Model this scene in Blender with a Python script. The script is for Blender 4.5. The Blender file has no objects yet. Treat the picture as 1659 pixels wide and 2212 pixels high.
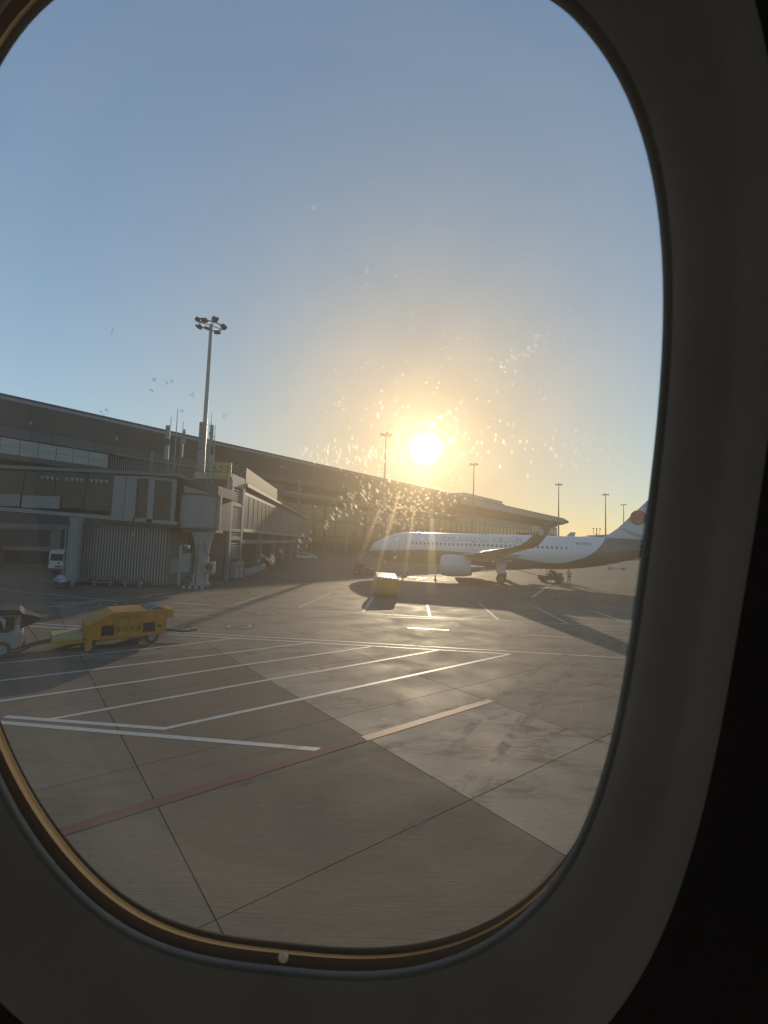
import bpy, math, random
from mathutils import Vector, Matrix
R = math.radians
rnd = random.Random(7)
sc = bpy.context.scene
COL = sc.collection

# ------------------------------------------------------------------ camera
EYE = Vector((0, 0, 4.35))
pit, rol = R(4.0), R(1.9)
fw = Vector((0, math.cos(pit), math.sin(pit)))
up0 = Vector((0, -math.sin(pit), math.cos(pit)))
rt0 = Vector((1, 0, 0))
rt = rt0 * math.cos(rol) + up0 * math.sin(rol)
up = -rt0 * math.sin(rol) + up0 * math.cos(rol)
cam = bpy.data.cameras.new('camera')
cam.sensor_fit = 'HORIZONTAL'
cam.sensor_width = 36.0
cam.lens = 36.0 * 950 / 1659
cam.clip_start = 0.01
cam.clip_end = 6000
cam.dof.use_dof = True
cam.dof.focus_distance = 45
cam.dof.aperture_fstop = 30
co = bpy.data.objects.new('camera', cam)
COL.objects.link(co)
co.matrix_world = Matrix((( rt.x, up.x, -fw.x, EYE.x), (rt.y, up.y, -fw.y, EYE.y), (rt.z, up.z, -fw.z, EYE.z), (0, 0, 0, 1)))
sc.camera = co

# ------------------------------------------------------------------ sky, sun, exposure
SUN_AZ, SUN_EL = R(5.2), R(12.3)
sdir = Vector((math.sin(SUN_AZ) * math.cos(SUN_EL), math.cos(SUN_AZ) * math.cos(SUN_EL), math.sin(SUN_EL)))
w = bpy.data.worlds.new('World'); sc.world = w; w.use_nodes = True
nt = w.node_tree; nt.nodes.clear()
def N(t, **k):
    n = nt.nodes.new(t)
    for a, b in k.items(): setattr(n, a, b)
    return n
SKY_K = 6.5
sky = N('ShaderNodeTexSky', sky_type='NISHITA', sun_disc=False, sun_elevation=SUN_EL, sun_rotation=SUN_AZ,
        altitude=300, air_density=1.0, dust_density=1.0, ozone_density=1.5)
bg = N('ShaderNodeBackground'); bg.inputs[1].default_value = 0.15
out = N('ShaderNodeOutputWorld')
def VM(op, a, b):
    n = N('ShaderNodeVectorMath', operation=op)
    for i, x in enumerate((a, b)):
        if isinstance(x, tuple): n.inputs[i].default_value = x
        elif x is not None: nt.links.new(x, n.inputs[i])
    return n
def FM(op, a, b):
    n = N('ShaderNodeMath', operation=op)
    for i, x in enumerate((a, b)):
        if isinstance(x, (int, float)): n.inputs[i].default_value = x
        else: nt.links.new(x, n.inputs[i])
    return n.outputs[0]
# hazy evening air: the bright part of the sky is evened out and reddened towards the low sun
lum = VM('DOT_PRODUCT', sky.outputs[0], (.25, .60, .15)).outputs['Value']
den = FM('ADD', FM('DIVIDE', lum, SKY_K), 1.0)
soft = N('ShaderNodeVectorMath', operation='SCALE'); nt.links.new(sky.outputs[0], soft.inputs[0]); nt.links.new(FM('DIVIDE', 1.0, den), soft.inputs['Scale'])
# the visible sun: its disc and the bright ring of scattered light about it
tc = N('ShaderNodeTexCoord')
dot = N('ShaderNodeVectorMath', operation='DOT_PRODUCT'); dot.inputs[1].default_value = sdir
nrm = N('ShaderNodeVectorMath', operation='NORMALIZE')
nt.links.new(tc.outputs['Generated'], nrm.inputs[0]); nt.links.new(nrm.outputs[0], dot.inputs[0])
ac = N('ShaderNodeMath', operation='ARCCOSINE'); nt.links.new(dot.outputs['Value'], ac.inputs[0])
def gauss(width, amp, p=1.0):
    a = N('ShaderNodeMath', operation='DIVIDE'); a.inputs[1].default_value = width; nt.links.new(ac.outputs[0], a.inputs[0])
    b = N('ShaderNodeMath', operation='POWER'); b.inputs[1].default_value = p; nt.links.new(a.outputs[0], b.inputs[0])
    c = N('ShaderNodeMath', operation='MULTIPLY'); c.inputs[1].default_value = -1; nt.links.new(b.outputs[0], c.inputs[0])
    d = N('ShaderNodeMath', operation='EXPONENT'); nt.links.new(c.outputs[0], d.inputs[0])
    e = N('ShaderNodeMath', operation='MULTIPLY'); e.inputs[1].default_value = amp; nt.links.new(d.outputs[0], e.inputs[0])
    return e
warm = gauss(R(32), 1.0, 1.25)
tint = N('ShaderNodeMix', data_type='RGBA'); tint.inputs[6].default_value = (.97, 1.08, 1.10, 1); tint.inputs[7].default_value = (.32, .285, .225, 1)
nt.links.new(warm.outputs[0], tint.inputs[0])
grey = N('ShaderNodeMix', data_type='RGBA'); grey.inputs[0].default_value = .12
nt.links.new(soft.outputs[0], grey.inputs[6]); nt.links.new(VM('DOT_PRODUCT', soft.outputs[0], (.25, .60, .15)).outputs['Value'], grey.inputs[7])
fin_ = VM('MULTIPLY', grey.outputs[2], tint.outputs[2])
nt.links.new(fin_.outputs[0], bg.inputs[0])
prev = bg.outputs[0]
for width, amp, p, colr in ((R(1.6), 9.0, 6, (1, .93, .74, 1)), (R(2.2), .3, 1.4, (1, .72, .34, 1))):
    g = gauss(width, amp, p)
    b = N('ShaderNodeBackground'); b.inputs[0].default_value = colr; nt.links.new(g.outputs[0], b.inputs[1])
    ad = N('ShaderNodeAddShader'); nt.links.new(prev, ad.inputs[0]); nt.links.new(b.outputs[0], ad.inputs[1]); prev = ad.outputs[0]
nt.links.new(prev, out.inputs[0])
w.cycles.sampling_method = 'MANUAL'; w.cycles.sample_map_resolution = 1024

sun = bpy.data.lights.new('sun', 'SUN'); sun.energy = 2.0; sun.angle = R(0.5); sun.color = (1, .80, .55)
so = bpy.data.objects.new('sun', sun); COL.objects.link(so)
so.rotation_euler = (-sdir).to_track_quat('-Z', 'Y').to_euler()

sc.view_settings.view_transform = 'Standard'; sc.view_settings.look = 'None'
sc.view_settings.gamma = 1; sc.view_settings.use_curve_mapping = False
sc.view_settings.exposure = 0.74
sc.cycles.use_denoising = True
sc.cycles.max_bounces = 8; sc.cycles.diffuse_bounces = 4; sc.cycles.glossy_bounces = 4
sc.cycles.transmission_bounces = 6; sc.cycles.transparent_max_bounces = 12
sc.cycles.sample_clamp_indirect = 4.0

# ------------------------------------------------------------------ materials
def mat(name, colr, rough=.6, metal=0.0, vary=.12, scale=3.0, bump=0.0, bscale=20.0, spec=.5, stretch=(1, 1, 1), rand=0.0, rvary=0.0, detail=6, coord='Object'):
    m = bpy.data.materials.new(name); m.use_nodes = True
    t = m.node_tree; b = t.nodes['Principled BSDF']
    b.inputs['Roughness'].default_value = rough; b.inputs['Metallic'].default_value = metal
    b.inputs['Specular IOR Level'].default_value = spec
    c = t.nodes.new('ShaderNodeTexCoord'); mp = t.nodes.new('ShaderNodeMapping'); mp.inputs['Scale'].default_value = stretch
    t.links.new(c.outputs[coord], mp.inputs[0])
    n = t.nodes.new('ShaderNodeTexNoise'); n.inputs['Scale'].default_value = scale; n.inputs['Detail'].default_value = detail
    t.links.new(mp.outputs[0], n.inputs['Vector'])
    r = t.nodes.new('ShaderNodeMapRange'); r.inputs['From Min'].default_value = .3; r.inputs['From Max'].default_value = .7
    r.inputs['To Min'].default_value = 1 - vary; r.inputs['To Max'].default_value = 1 + vary
    t.links.new(n.outputs['Fac'], r.inputs['Value'])
    v = t.nodes.new('ShaderNodeVectorMath'); v.operation = 'SCALE'; v.inputs[0].default_value = colr[:3]
    t.links.new(r.outputs[0], v.inputs['Scale'])
    last = v.outputs[0]
    if rand:
        oi = t.nodes.new('ShaderNodeObjectInfo'); r2 = t.nodes.new('ShaderNodeMapRange')
        r2.inputs['To Min'].default_value = 1 - rand; r2.inputs['To Max'].default_value = 1 + rand
        t.links.new(oi.outputs['Random'], r2.inputs['Value'])
        v2 = t.nodes.new('ShaderNodeVectorMath'); v2.operation = 'SCALE'
        t.links.new(last, v2.inputs[0]); t.links.new(r2.outputs[0], v2.inputs['Scale']); last = v2.outputs[0]
    t.links.new(last, b.inputs['Base Color'])
    if rvary:
        r3 = t.nodes.new('ShaderNodeMapRange'); r3.inputs['From Min'].default_value = .3; r3.inputs['From Max'].default_value = .7
        r3.inputs['To Min'].default_value = rough - rvary; r3.inputs['To Max'].default_value = rough + rvary
        t.links.new(n.outputs['Fac'], r3.inputs['Value']); t.links.new(r3.outputs[0], b.inputs['Roughness'])
    if bump:
        n2 = t.nodes.new('ShaderNodeTexNoise'); n2.inputs['Scale'].default_value = bscale; n2.inputs['Detail'].default_value = 4
        t.links.new(mp.outputs[0], n2.inputs['Vector'])
        bp = t.nodes.new('ShaderNodeBump'); bp.inputs['Strength'].default_value = bump; bp.inputs['Distance'].default_value = .02
        t.links.new(n2.outputs['Fac'], bp.inputs['Height']); t.links.new(bp.outputs[0], b.inputs['Normal'])
    return m

def concrete(name, colr, stain, rough, rand):
    """broom-finished concrete: fine streaks across the slab, soft mottling and (stain) dark tyre and oil stains"""
    m = bpy.data.materials.new(name); m.use_nodes = True
    t = m.node_tree; b = t.nodes['Principled BSDF']; L = t.links.new
    def nn(k, **kw):
        n = t.nodes.new(k)
        for a, bb in kw.items(): setattr(n, a, bb)
        return n
    g = nn('ShaderNodeNewGeometry')
    def noise(scale, rot, st, det=6, dist=0.0):
        mp = nn('ShaderNodeMapping'); mp.inputs['Rotation'].default_value = (0, 0, rot); mp.inputs['Scale'].default_value = st
        L(g.outputs['Position'], mp.inputs[0])
        n = nn('ShaderNodeTexNoise'); n.inputs['Scale'].default_value = scale; n.inputs['Detail'].default_value = det; n.inputs['Distortion'].default_value = dist
        L(mp.outputs[0], n.inputs['Vector']); return n.outputs['Fac']
    def rng(x, a, bb, c, d):
        r = nn('ShaderNodeMapRange'); r.inputs['From Min'].default_value = a; r.inputs['From Max'].default_value = bb
        r.inputs['To Min'].default_value = c; r.inputs['To Max'].default_value = d; L(x, r.inputs['Value']); return r.outputs[0]
    def mul(a, bb):
        k = nn('ShaderNodeMath', operation='MULTIPLY'); L(a, k.inputs[0]); L(bb, k.inputs[1]); return k.outputs[0]
    broom = noise(1.0, R(-36.7), (1.0, 42, 1), 3)
    mott = noise(.55, 0.3, (1, 1, 1), 8, .4)
    fine = noise(9, 0, (1, 1, 1), 8)
    k = mul(mul(rng(broom, .3, .7, .90, 1.10), rng(mott, .3, .7, .86, 1.12)), rng(fine, .3, .7, .94, 1.06))
    st = noise(.62, R(-52), (.55, 1.6, 1), 9, .8)
    st2 = noise(4.2, R(-40), (.6, 1.5, 1), 9, .6)
    st3 = noise(.16, R(20), (1, 1, 1), 4)
    sm = mul(mul(rng(st, .46, .58, 0, 1), rng(st2, .42, .56, .15, 1)), rng(st3, .38, .58, .25, 1))
    inv = rng(sm, 0, 1, 1, 1 - stain)
    k = mul(k, inv)
    oi = nn('ShaderNodeObjectInfo'); k = mul(k, rng(oi.outputs['Random'], 0, 1, 1 - rand, 1 + rand))
    v = nn('ShaderNodeVectorMath', operation='SCALE'); v.inputs[0].default_value = colr[:3]; L(k, v.inputs['Scale'])
    L(v.outputs[0], b.inputs['Base Color'])
    L(rng(mott, .3, .7, rough - .10, rough + .10), b.inputs['Roughness']); b.inputs['Specular IOR Level'].default_value = .14
    bp = nn('ShaderNodeBump'); bp.inputs['Strength'].default_value = .30; bp.inputs['Distance'].default_value = .012
    ad = nn('ShaderNodeMath', operation='ADD'); L(broom, ad.inputs[0]); L(fine, ad.inputs[1]); L(ad.outputs[0], bp.inputs['Height'])
    L(bp.outputs[0], b.inputs['Normal'])
    return m

def paintmat(name, colr, rough, wear):
    """road paint worn through to grey concrete in small patches"""
    m = mat(name, colr, rough, vary=.10, scale=6)
    t = m.node_tree; b = t.nodes['Principled BSDF']; L = t.links.new
    src = b.inputs['Base Color'].links[0].from_socket
    g = t.nodes.new('ShaderNodeNewGeometry')
    n = t.nodes.new('ShaderNodeTexNoise'); n.inputs['Scale'].default_value = 3.2; n.inputs['Detail'].default_value = 10; n.inputs['Roughness'].default_value = .75
    L(g.outputs['Position'], n.inputs['Vector'])
    r = t.nodes.new('ShaderNodeMapRange'); r.inputs['From Min'].default_value = .72 - wear; r.inputs['From Max'].default_value = .82 - wear
    L(n.outputs['Fac'], r.inputs['Value'])
    mx = t.nodes.new('ShaderNodeMix'); mx.data_type = 'RGBA'; mx.inputs[7].default_value = (.22, .20, .18, 1)
    L(r.outputs[0], mx.inputs[0]); L(src, mx.inputs[6]); L(mx.outputs[2], b.inputs['Base Color'])
    return m

M = {}
M['slab_smooth'] = concrete('smooth concrete', (.100, .076, .056), .12, .85, .07)
M['slab_stained'] = concrete('stained concrete', (.215, .170, .127), .75, .74, .08)
M['slab_grey'] = concrete('grey concrete', (.103, .087, .070), .2, .85, .06)
M['slab_dark'] = concrete('dark stained concrete', (.142, .112, .084), .60, .74, .10)
M['apron'] = concrete('apron concrete', (.112, .092, .07), .45, .75, 0)
M['joint'] = mat('joint sealant', (.035, .032, .03), .7)
M['white_line'] = paintmat('white road paint', (.31, .305, .285), .58, .16)
M['red_line'] = paintmat('red road paint', (.062, .006, .011), .85, .10)
M['red_line_glint'] = paintmat('red road paint, newer coat', (.26, .10, .045), .66, .22)  # orange sun glint put into the base colour of this stretch
M['yellow_line'] = paintmat('yellow road paint', (.50, .33, .06), .45, .14)
M['grey_metal'] = mat('grey painted metal', (.12, .124, .128), .6, spec=.25, vary=.08)
M['mid_metal'] = mat('mid grey metal', (.17, .173, .172), .6, spec=.25, vary=.08)
M['light_metal'] = mat('light grey metal', (.21, .213, .213), .65, spec=.25, vary=.10)
M['galv'] = mat('galvanised steel', (.20, .20, .20), .38, metal=.35, vary=.12)
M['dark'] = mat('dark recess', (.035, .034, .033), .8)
M['darkgrey'] = mat('dark grey panel', (.07, .07, .073), .7, spec=.2)
M['roof'] = mat('dark roof cladding', (.27, .268, .285), .75, vary=.10, scale=.15, spec=.2)
M['band'] = mat('blue grey cladding', (.115, .118, .13), .8, spec=.2, vary=.06, scale=.2, rand=.04)
M['tile'] = mat('pale wall tile', (.29, .285, .265), .7, spec=.25, vary=.05, rand=.06)
M['fascia'] = mat('pale roof fascia', (.26, .25, .235), .7, vary=.06, scale=.2)
M['tan'] = mat('tan wall panel', (.30, .26, .21), .6, vary=.06, rand=.05)
M['glass'] = mat('dark glass', (.018, .020, .022), .06, vary=.05, spec=.6, rand=.3)
M['glass_bridge'] = mat('bridge glass', (.020, .020, .020), .05, vary=.25, scale=.6, spec=.18)
M['glass_grey'] = mat('frosted walkway glass', (.13, .14, .135), .28, vary=.12, scale=.5, rand=.08)
M['concrete_wall'] = mat('grey concrete wall', (.15, .15, .147), .8, vary=.10)
M['rubber'] = mat('black rubber', (.02, .02, .02), .7)
M['yellow'] = mat('yellow paint', (.37, .16, .006), .5, spec=.3, vary=.10, scale=1.5, rvary=.08)
M['pale_yellow'] = mat('faded yellow deck', (.26, .22, .075), .6, vary=.15)
M['sign_yellow'] = mat('sign yellow', (.30, .225, .06), .5)
M['ink'] = mat('dark lettering', (.03, .03, .035), .6)
M['ink_brown'] = mat('faded brown lettering', (.05, .03, .01), .6)
M['ink_grey'] = mat('grey lettering', (.16, .15, .155), .5)
M['white'] = mat('white vehicle paint', (.45, .455, .455), .4, vary=.04)
M['tarp'] = mat('dark tarpaulin', (.010, .011, .014), .7, spec=.2)
M['red_dark'] = mat('dark red paint', (.16, .03, .025), .5)
M['orange'] = mat('orange plastic', (.5, .12, .02), .6)
M['green'] = mat('green paint', (.06, .30, .10), .5)
M['plastic_wrap'] = mat('clear plastic wrap', (.26, .265, .265), .25, vary=.35, scale=4, bump=1.0, bscale=6)
M['skin'] = mat('skin', (.42, .26, .18), .6)
M['cloth_dark'] = mat('dark work clothes', (.04, .045, .055), .8)
M['hivis'] = mat('reflective vest', (.62, .60, .42), .7)
M['ac_grey'] = mat('aircraft dark grey paint', (.085, .085, .09), .4, vary=.05)
M['ac_white'] = mat('aircraft white paint', (.42, .42, .44), .42, vary=.03)
M['ac_metal'] = mat('bare metal', (.55, .54, .52), .22, metal=.9)
M['ac_wing'] = mat('wing grey', (.24, .235, .23), .35, vary=.05)
M['ac_red'] = mat('red emblem paint', (.32, .06, .05), .4)
M['ac_smile'] = mat('grey emblem paint', (.25, .25, .255), .4)
M['redlamp'] = mat('red lamp', (.5, .05, .02), .3)

def fuselage_material():
    """white paint above, dark grey belly that sweeps up over the tail; the border is a curve z(x) along the hull"""
    m = mat('aircraft livery', (.54, .55, .57), .38, vary=.03, scale=.8)
    t = m.node_tree; b = t.nodes['Principled BSDF']; L = t.links.new
    src = b.inputs['Base Color'].links[0].from_socket
    tcn = t.nodes.new('ShaderNodeTexCoord'); sp = t.nodes.new('ShaderNodeSeparateXYZ'); L(tcn.outputs['Object'], sp.inputs[0])
    mx = t.nodes.new('ShaderNodeMapRange'); mx.inputs['From Max'].default_value = 40; L(sp.outputs['X'], mx.inputs['Value'])
    fc = t.nodes.new('ShaderNodeFloatCurve'); L(mx.outputs[0], fc.inputs['Value'])
    cv = fc.mapping.curves[0]
    pts = [(0, 3.2), (5, 3.5), (8.8, 3.62), (14.4, 3.40), (19.6, 3.0), (21.3, 2.77), (22.9, 2.60), (24.4, 2.62), (25.75, 2.94), (27.1, 3.41), (28.05, 4.05), (28.9, 4.9), (29.6, 5.9), (31, 7.9), (40, 7.95)]
    cv.points[0].location = (0, pts[0][1] / 8); cv.points[1].location = (1, pts[-1][1] / 8)
    for x, z in pts[1:-1]: cv.points.new(x / 40, z / 8)
    fc.mapping.update()
    sc8 = t.nodes.new('ShaderNodeMath'); sc8.operation = 'MULTIPLY'; sc8.inputs[1].default_value = 8; L(fc.outputs[0], sc8.inputs[0])
    lt = t.nodes.new('ShaderNodeMath'); lt.operation = 'LESS_THAN'; L(sp.outputs['Z'], lt.inputs[0]); L(sc8.outputs[0], lt.inputs[1])
    mc = t.nodes.new('ShaderNodeMix'); mc.data_type = 'RGBA'; mc.inputs[7].default_value = (.085, .083, .088, 1)
    L(lt.outputs[0], mc.inputs[0]); L(src, mc.inputs[6]); L(mc.outputs[2], b.inputs['Base Color'])
    return m
M['livery'] = fuselage_material()

# ------------------------------------------------------------------ mesh helpers
class MB:
    def __init__(s): s.v = []; s.f = []
    def poly(s, pts):
        k = len(s.v); s.v += [tuple(p) for p in pts]; s.f.append(tuple(range(k, k + len(pts)))); return s
    def box(s, x0, x1, y0, y1, z0, z1):
        return s.hexa([(x0, y0, z0), (x1, y0, z0), (x1, y1, z0), (x0, y1, z0)], [(x0, y0, z1), (x1, y0, z1), (x1, y1, z1), (x0, y1, z1)])
    def hexa(s, lo, hi):
        k = len(s.v); n = len(lo); s.v += [tuple(p) for p in lo] + [tuple(p) for p in hi]
        s.f.append(tuple(range(k + n - 1, k - 1, -1))); s.f.append(tuple(range(k + n, k + 2 * n)))
        for i in range(n):
            j = (i + 1) % n; s.f.append((k + i, k + j, k + n + j, k + n + i))
        return s
    def prism(s, pts, off):
        off = Vector(off); return s.hexa(pts, [Vector(p) + off for p in pts])
    def bar(s, a, b, wx, wz=None):
        """rectangular bar from a to b"""
        a = Vector(a); b = Vector(b); d = (b - a).normalized(); wz = wz or wx
        h = Vector((0, 0, 1)) if abs(d.z) < .95 else Vector((0, 1, 0))
        x = d.cross(h).normalized() * wx / 2; y = x.cross(d).normalized() * wz / 2
        q = [-x - y, x - y, x + y, -x + y]
        return s.hexa([a + p for p in q], [b + p for p in q])
    def tube(s, a, b, r0, r1=None, n=12):
        return s.pipe([a, b], [r0, r0 if r1 is None else r1], n)
    def pipe(s, pts, rad, n=10, cap=True):
        pts = [Vector(p) for p in pts]
        if not isinstance(rad, (list, tuple)): rad = [rad] * len(pts)
        rings = []
        for i, p in enumerate(pts):
            d = (pts[min(i + 1, len(pts) - 1)] - pts[max(i - 1, 0)]).normalized()
            h = Vector((0, 0, 1)) if abs(d.z) < .9 else Vector((0, 1, 0))
            x = d.cross(h).normalized(); y = x.cross(d).normalized()
            rings.append([p + (x * math.cos(2 * math.pi * k / n) + y * math.sin(2 * math.pi * k / n)) * rad[i] for k in range(n)])
        return s.loft(rings, cap)
    def loft(s, rings, cap=True, closed=True):
        k = len(s.v); n = len(rings[0])
        for r in rings: s.v += [tuple(p) for p in r]
        for i in range(len(rings) - 1):
            for j in range(n if closed else n - 1):
                a = k + i * n + j; b = k + i * n + (j + 1) % n
                s.f.append((a, b, b + n, a + n))
        if cap:
            s.f.append(tuple(range(k + n - 1, k - 1, -1))); s.f.append(tuple(range(k + (len(rings) - 1) * n, k + len(rings) * n)))
        return s
    def build(s, name, m, parent=None, smooth=None, bevel=0, kind=None, label=None):
        me = bpy.data.meshes.new(name); me.from_pydata(s.v, [], s.f); me.validate()
        import bmesh
        bm = bmesh.new(); bm.from_mesh(me); bmesh.ops.recalc_face_normals(bm, faces=bm.faces); bm.to_mesh(me); bm.free()
        o = bpy.data.objects.new(name, me); COL.objects.link(o)
        if m: me.materials.append(m if not isinstance(m, str) else M[m])
        if smooth:
            me.polygons.foreach_set('use_smooth', [True] * len(me.polygons)); me.set_sharp_from_angle(angle=R(smooth))
        if bevel:
            bv = o.modifiers.new('bevel', 'BEVEL'); bv.width = bevel; bv.segments = 2; bv.limit_method = 'ANGLE'; bv.angle_limit = R(40)
        if parent: o.parent = parent
        if kind: o['kind'] = kind
        if label: o['label'] = label
        return o
def thing(name, label, cat, loc=(0, 0, 0), rz=0.0, group=None):
    o = bpy.data.objects.new(name, None); COL.objects.link(o); o.empty_display_size = .3
    o.location = loc; o.rotation_euler = (0, 0, rz); o['label'] = label; o['category'] = cat
    if group: o['group'] = group
    return o
def tag(o, label, cat, group=None):
    o['label'] = label; o['category'] = cat
    if group: o['group'] = group
    return o
def kids(o): return [c for c in bpy.data.objects if c.parent == o]
def copy_tree(o, parent=None):
    ch = kids(o); c = o.copy(); COL.objects.link(c); c.parent = parent
    for k in ch: copy_tree(k, c)
    return c
def inst(o, loc=None, parent=None, rz=None):
    c = o.copy(); COL.objects.link(c)
    if loc is not None: c.location = loc
    if rz is not None: c.rotation_euler.z = rz
    if parent: c.parent = parent
    return c
def text_mesh(s, size, align='CENTER', shear=0, spacing=1.0):
    cu = bpy.data.curves.new('txt', 'FONT'); cu.body = s; cu.size = size; cu.align_x = align; cu.align_y = 'CENTER'; cu.space_character = spacing; cu.shear = shear
    cu.resolution_u = 3
    o = bpy.data.objects.new('txt', cu); COL.objects.link(o)
    dg = bpy.context.evaluated_depsgraph_get(); dg.update()
    me = bpy.data.meshes.new_from_object(o.evaluated_get(dg)); bpy.data.objects.remove(o)
    return me
def text_obj(name, s, size, m, parent, fn, **kw):
    """flat lettering laid on a surface; fn maps (u, v) to a point"""
    me = text_mesh(s, size, **kw)
    for v in me.vertices: v.co = fn(v.co.x, v.co.y)
    me.materials.clear(); me.materials.append(M[m]); me.name = name
    o = bpy.data.objects.new(name, me); COL.objects.link(o); o.parent = parent
    return o

# ------------------------------------------------------------------ the apron
apron = MB().poly([(-900, -60, -.03), (900, -60, -.03), (900, 2500, -.03), (-900, 2500, -.03)]).build('apron', 'apron')
apron['kind'] = 'structure'
GA = Vector((1.65, 7.88)); GU = Vector((.8015, .598)); GV = Vector((-.640, .768)); GL = 4.26
def slab_mesh(name, m):
    g = .010
    q = [(a, b) for a, b in ((g, g), (GL - g, g), (GL - g, GL - g), (g, GL - g))]
    P = [GU * a + GV * b for a, b in q]
    me = MB().hexa([(p.x, p.y, -.028) for p in P], [(p.x, p.y, 0) for p in P]).build(name, m, apron)
    return me
protos = {'smooth': slab_mesh('concrete_slab', 'slab_smooth'), 'stained': slab_mesh('concrete_slab', 'slab_stained'), 'dark': slab_mesh('concrete_slab', 'slab_dark'), 'grey': slab_mesh('concrete_slab', 'slab_grey')}
cells = []
for i in range(-30, 30):
    for j in range(-22, 30):
        c = GA + GU * GL * (i + .5) + GV * GL * (j + .5)
        if c.y < 2.2 or c.y > 62: continue
        if abs(c.x) > c.y * .95 + 3.5: continue
        cells.append((c.length, i, j))
cells.sort()
first = {}
for d, i, j in cells[:290]:
    k = 'stained' if (i == 0 and j <= 1) or (i, j) in ((1, -1), (1, -2), (2, -2)) else 'dark' if i >= 0 or (j >= 3 and i >= -1) else 'smooth' if i == -1 else 'grey'
    p = GA + GU * GL * i + GV * GL * j
    if k not in first: o = protos[k]; first[k] = 1
    else: o = inst(protos[k])
    o.location = (p.x, p.y, 0)

LZ = [0.004]
def line(pts, wd, m='white_line', name='painted_line'):
    """painted stripe of width wd along a polyline, mitred at its bends"""
    pts = [Vector(p) for p in pts]; n = len(pts); Lf = []; Rt = []
    for i, p in enumerate(pts):
        d0 = (p - pts[i - 1]).normalized() if i else None
        d1 = (pts[i + 1] - p).normalized() if i < n - 1 else None
        if d0 is None: d0 = d1
        if d1 is None: d1 = d0
        a = Vector((-d0.y, d0.x)); b = Vector((-d1.y, d1.x)); mm = (a + b).normalized(); mm *= wd / 2 / max(.3, mm.dot(a))
        Lf.append(p + mm); Rt.append(p - mm)
    z = LZ[0]; LZ[0] += .00012
    mb = MB()
    for i in range(n - 1):
        mb.poly([(Rt[i].x, Rt[i].y, z), (Rt[i + 1].x, Rt[i + 1].y, z), (Lf[i + 1].x, Lf[i + 1].y, z), (Lf[i].x, Lf[i].y, z)])
    return mb.build(name, m, apron)
line([(-8.71, 10.62), (-4.80, 10.26), (5.34, 18.26)], 0.15, 'white_line')
line([(-8.99, 10.35), (-1.18, 9.51)], 0.16, 'white_line')
line([(-7.61, 10.55), (-3.50, 13.88), (-1.65, 15.28), (2.42, 18.51)], 0.14, 'white_line')
line([(-9.70, 11.49), (-7.13, 13.41), (-4.84, 15.32), (-1.92, 17.52), (-0.38, 18.73)], 0.14, 'white_line')
line([(-11.02, 13.00), (-5.79, 16.86), (-2.95, 19.12)], 0.14, 'white_line')
line([(-12.49, 14.66), (-8.22, 17.71), (-6.23, 19.49)], 0.14, 'white_line')
line([(-19.71, 21.61), (-16.57, 21.20), (-9.72, 20.26), (-3.31, 19.70), (9.98, 18.22)], 0.14, 'white_line')
line([(-19.12, 20.97), (-16.09, 20.52), (-8.48, 19.71), (-2.10, 19.03), (5.34, 18.26)], 0.14, 'white_line')
line([(1.40, 23.15), (3.52, 22.84)], 0.16, 'yellow_line')
line([(7.46, 22.28), (9.46, 22.00)], 0.16, 'white_line')
line([(-4.74, 27.78), (1.62, 26.96), (14.57, 25.55)], 0.13, 'white_line')
line([(0.22, 26.19), (3.76, 26.24), (7.47, 25.86)], 0.10, 'white_line')
line([(3.32, 32.04), (3.00, 26.98)], 0.16, 'white_line')
line([(7.50, 34.15), (7.00, 26.54)], 0.16, 'white_line')
line([(11.34, 32.83), (10.95, 26.13)], 0.16, 'white_line')
line([(15.10, 31.51), (14.91, 26.85)], 0.15, 'white_line')
line([(-0.63, 35.88), (-1.08, 27.82)], 0.18, 'white_line')
line([(3.35, 58.13), (5.74, 57.15)], 0.30, 'yellow_line')
line([(4.27, 53.60), (5.79, 57.92)], 0.20, 'yellow_line')
line([(-19.30, 25.85), (-18.53, 29.15)], 0.13, 'white_line')
line([(-18.58, 25.83), (-17.93, 29.30)], 0.13, 'white_line')
line([(-13.54, 29.03), (-10.65, 28.43)], 0.20, 'white_line')
line([(-12.11, 26.27), (-9.07, 26.31)], 0.14, 'white_line')
line([(-11.89, 24.88), (-9.16, 24.42)], 0.14, 'white_line')
line([(-4.88, 23.73), (-2.76, 23.71)], 0.12, 'white_line')
line([(-9.50, 28.97), (-9.08, 34.02)], 0.12, 'white_line')
line([(-5.28, 28.64), (-4.29, 37.27)], 0.12, 'white_line')
line([(-28.20, 33.03), (-25.72, 31.62), (-22.55, 30.84), (-16.77, 28.68)], 0.12, 'white_line')
line([(13.32, 39.17), (20.56, 53.87), (25.08, 63.99)], 0.30, 'white_line')
line([(-4.99, 6.35), (-0.29, 10.06)], 0.24, 'red_line')
line([(-0.27, 10.075), (3.20, 12.79)], 0.24, 'red_line_glint')

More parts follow.
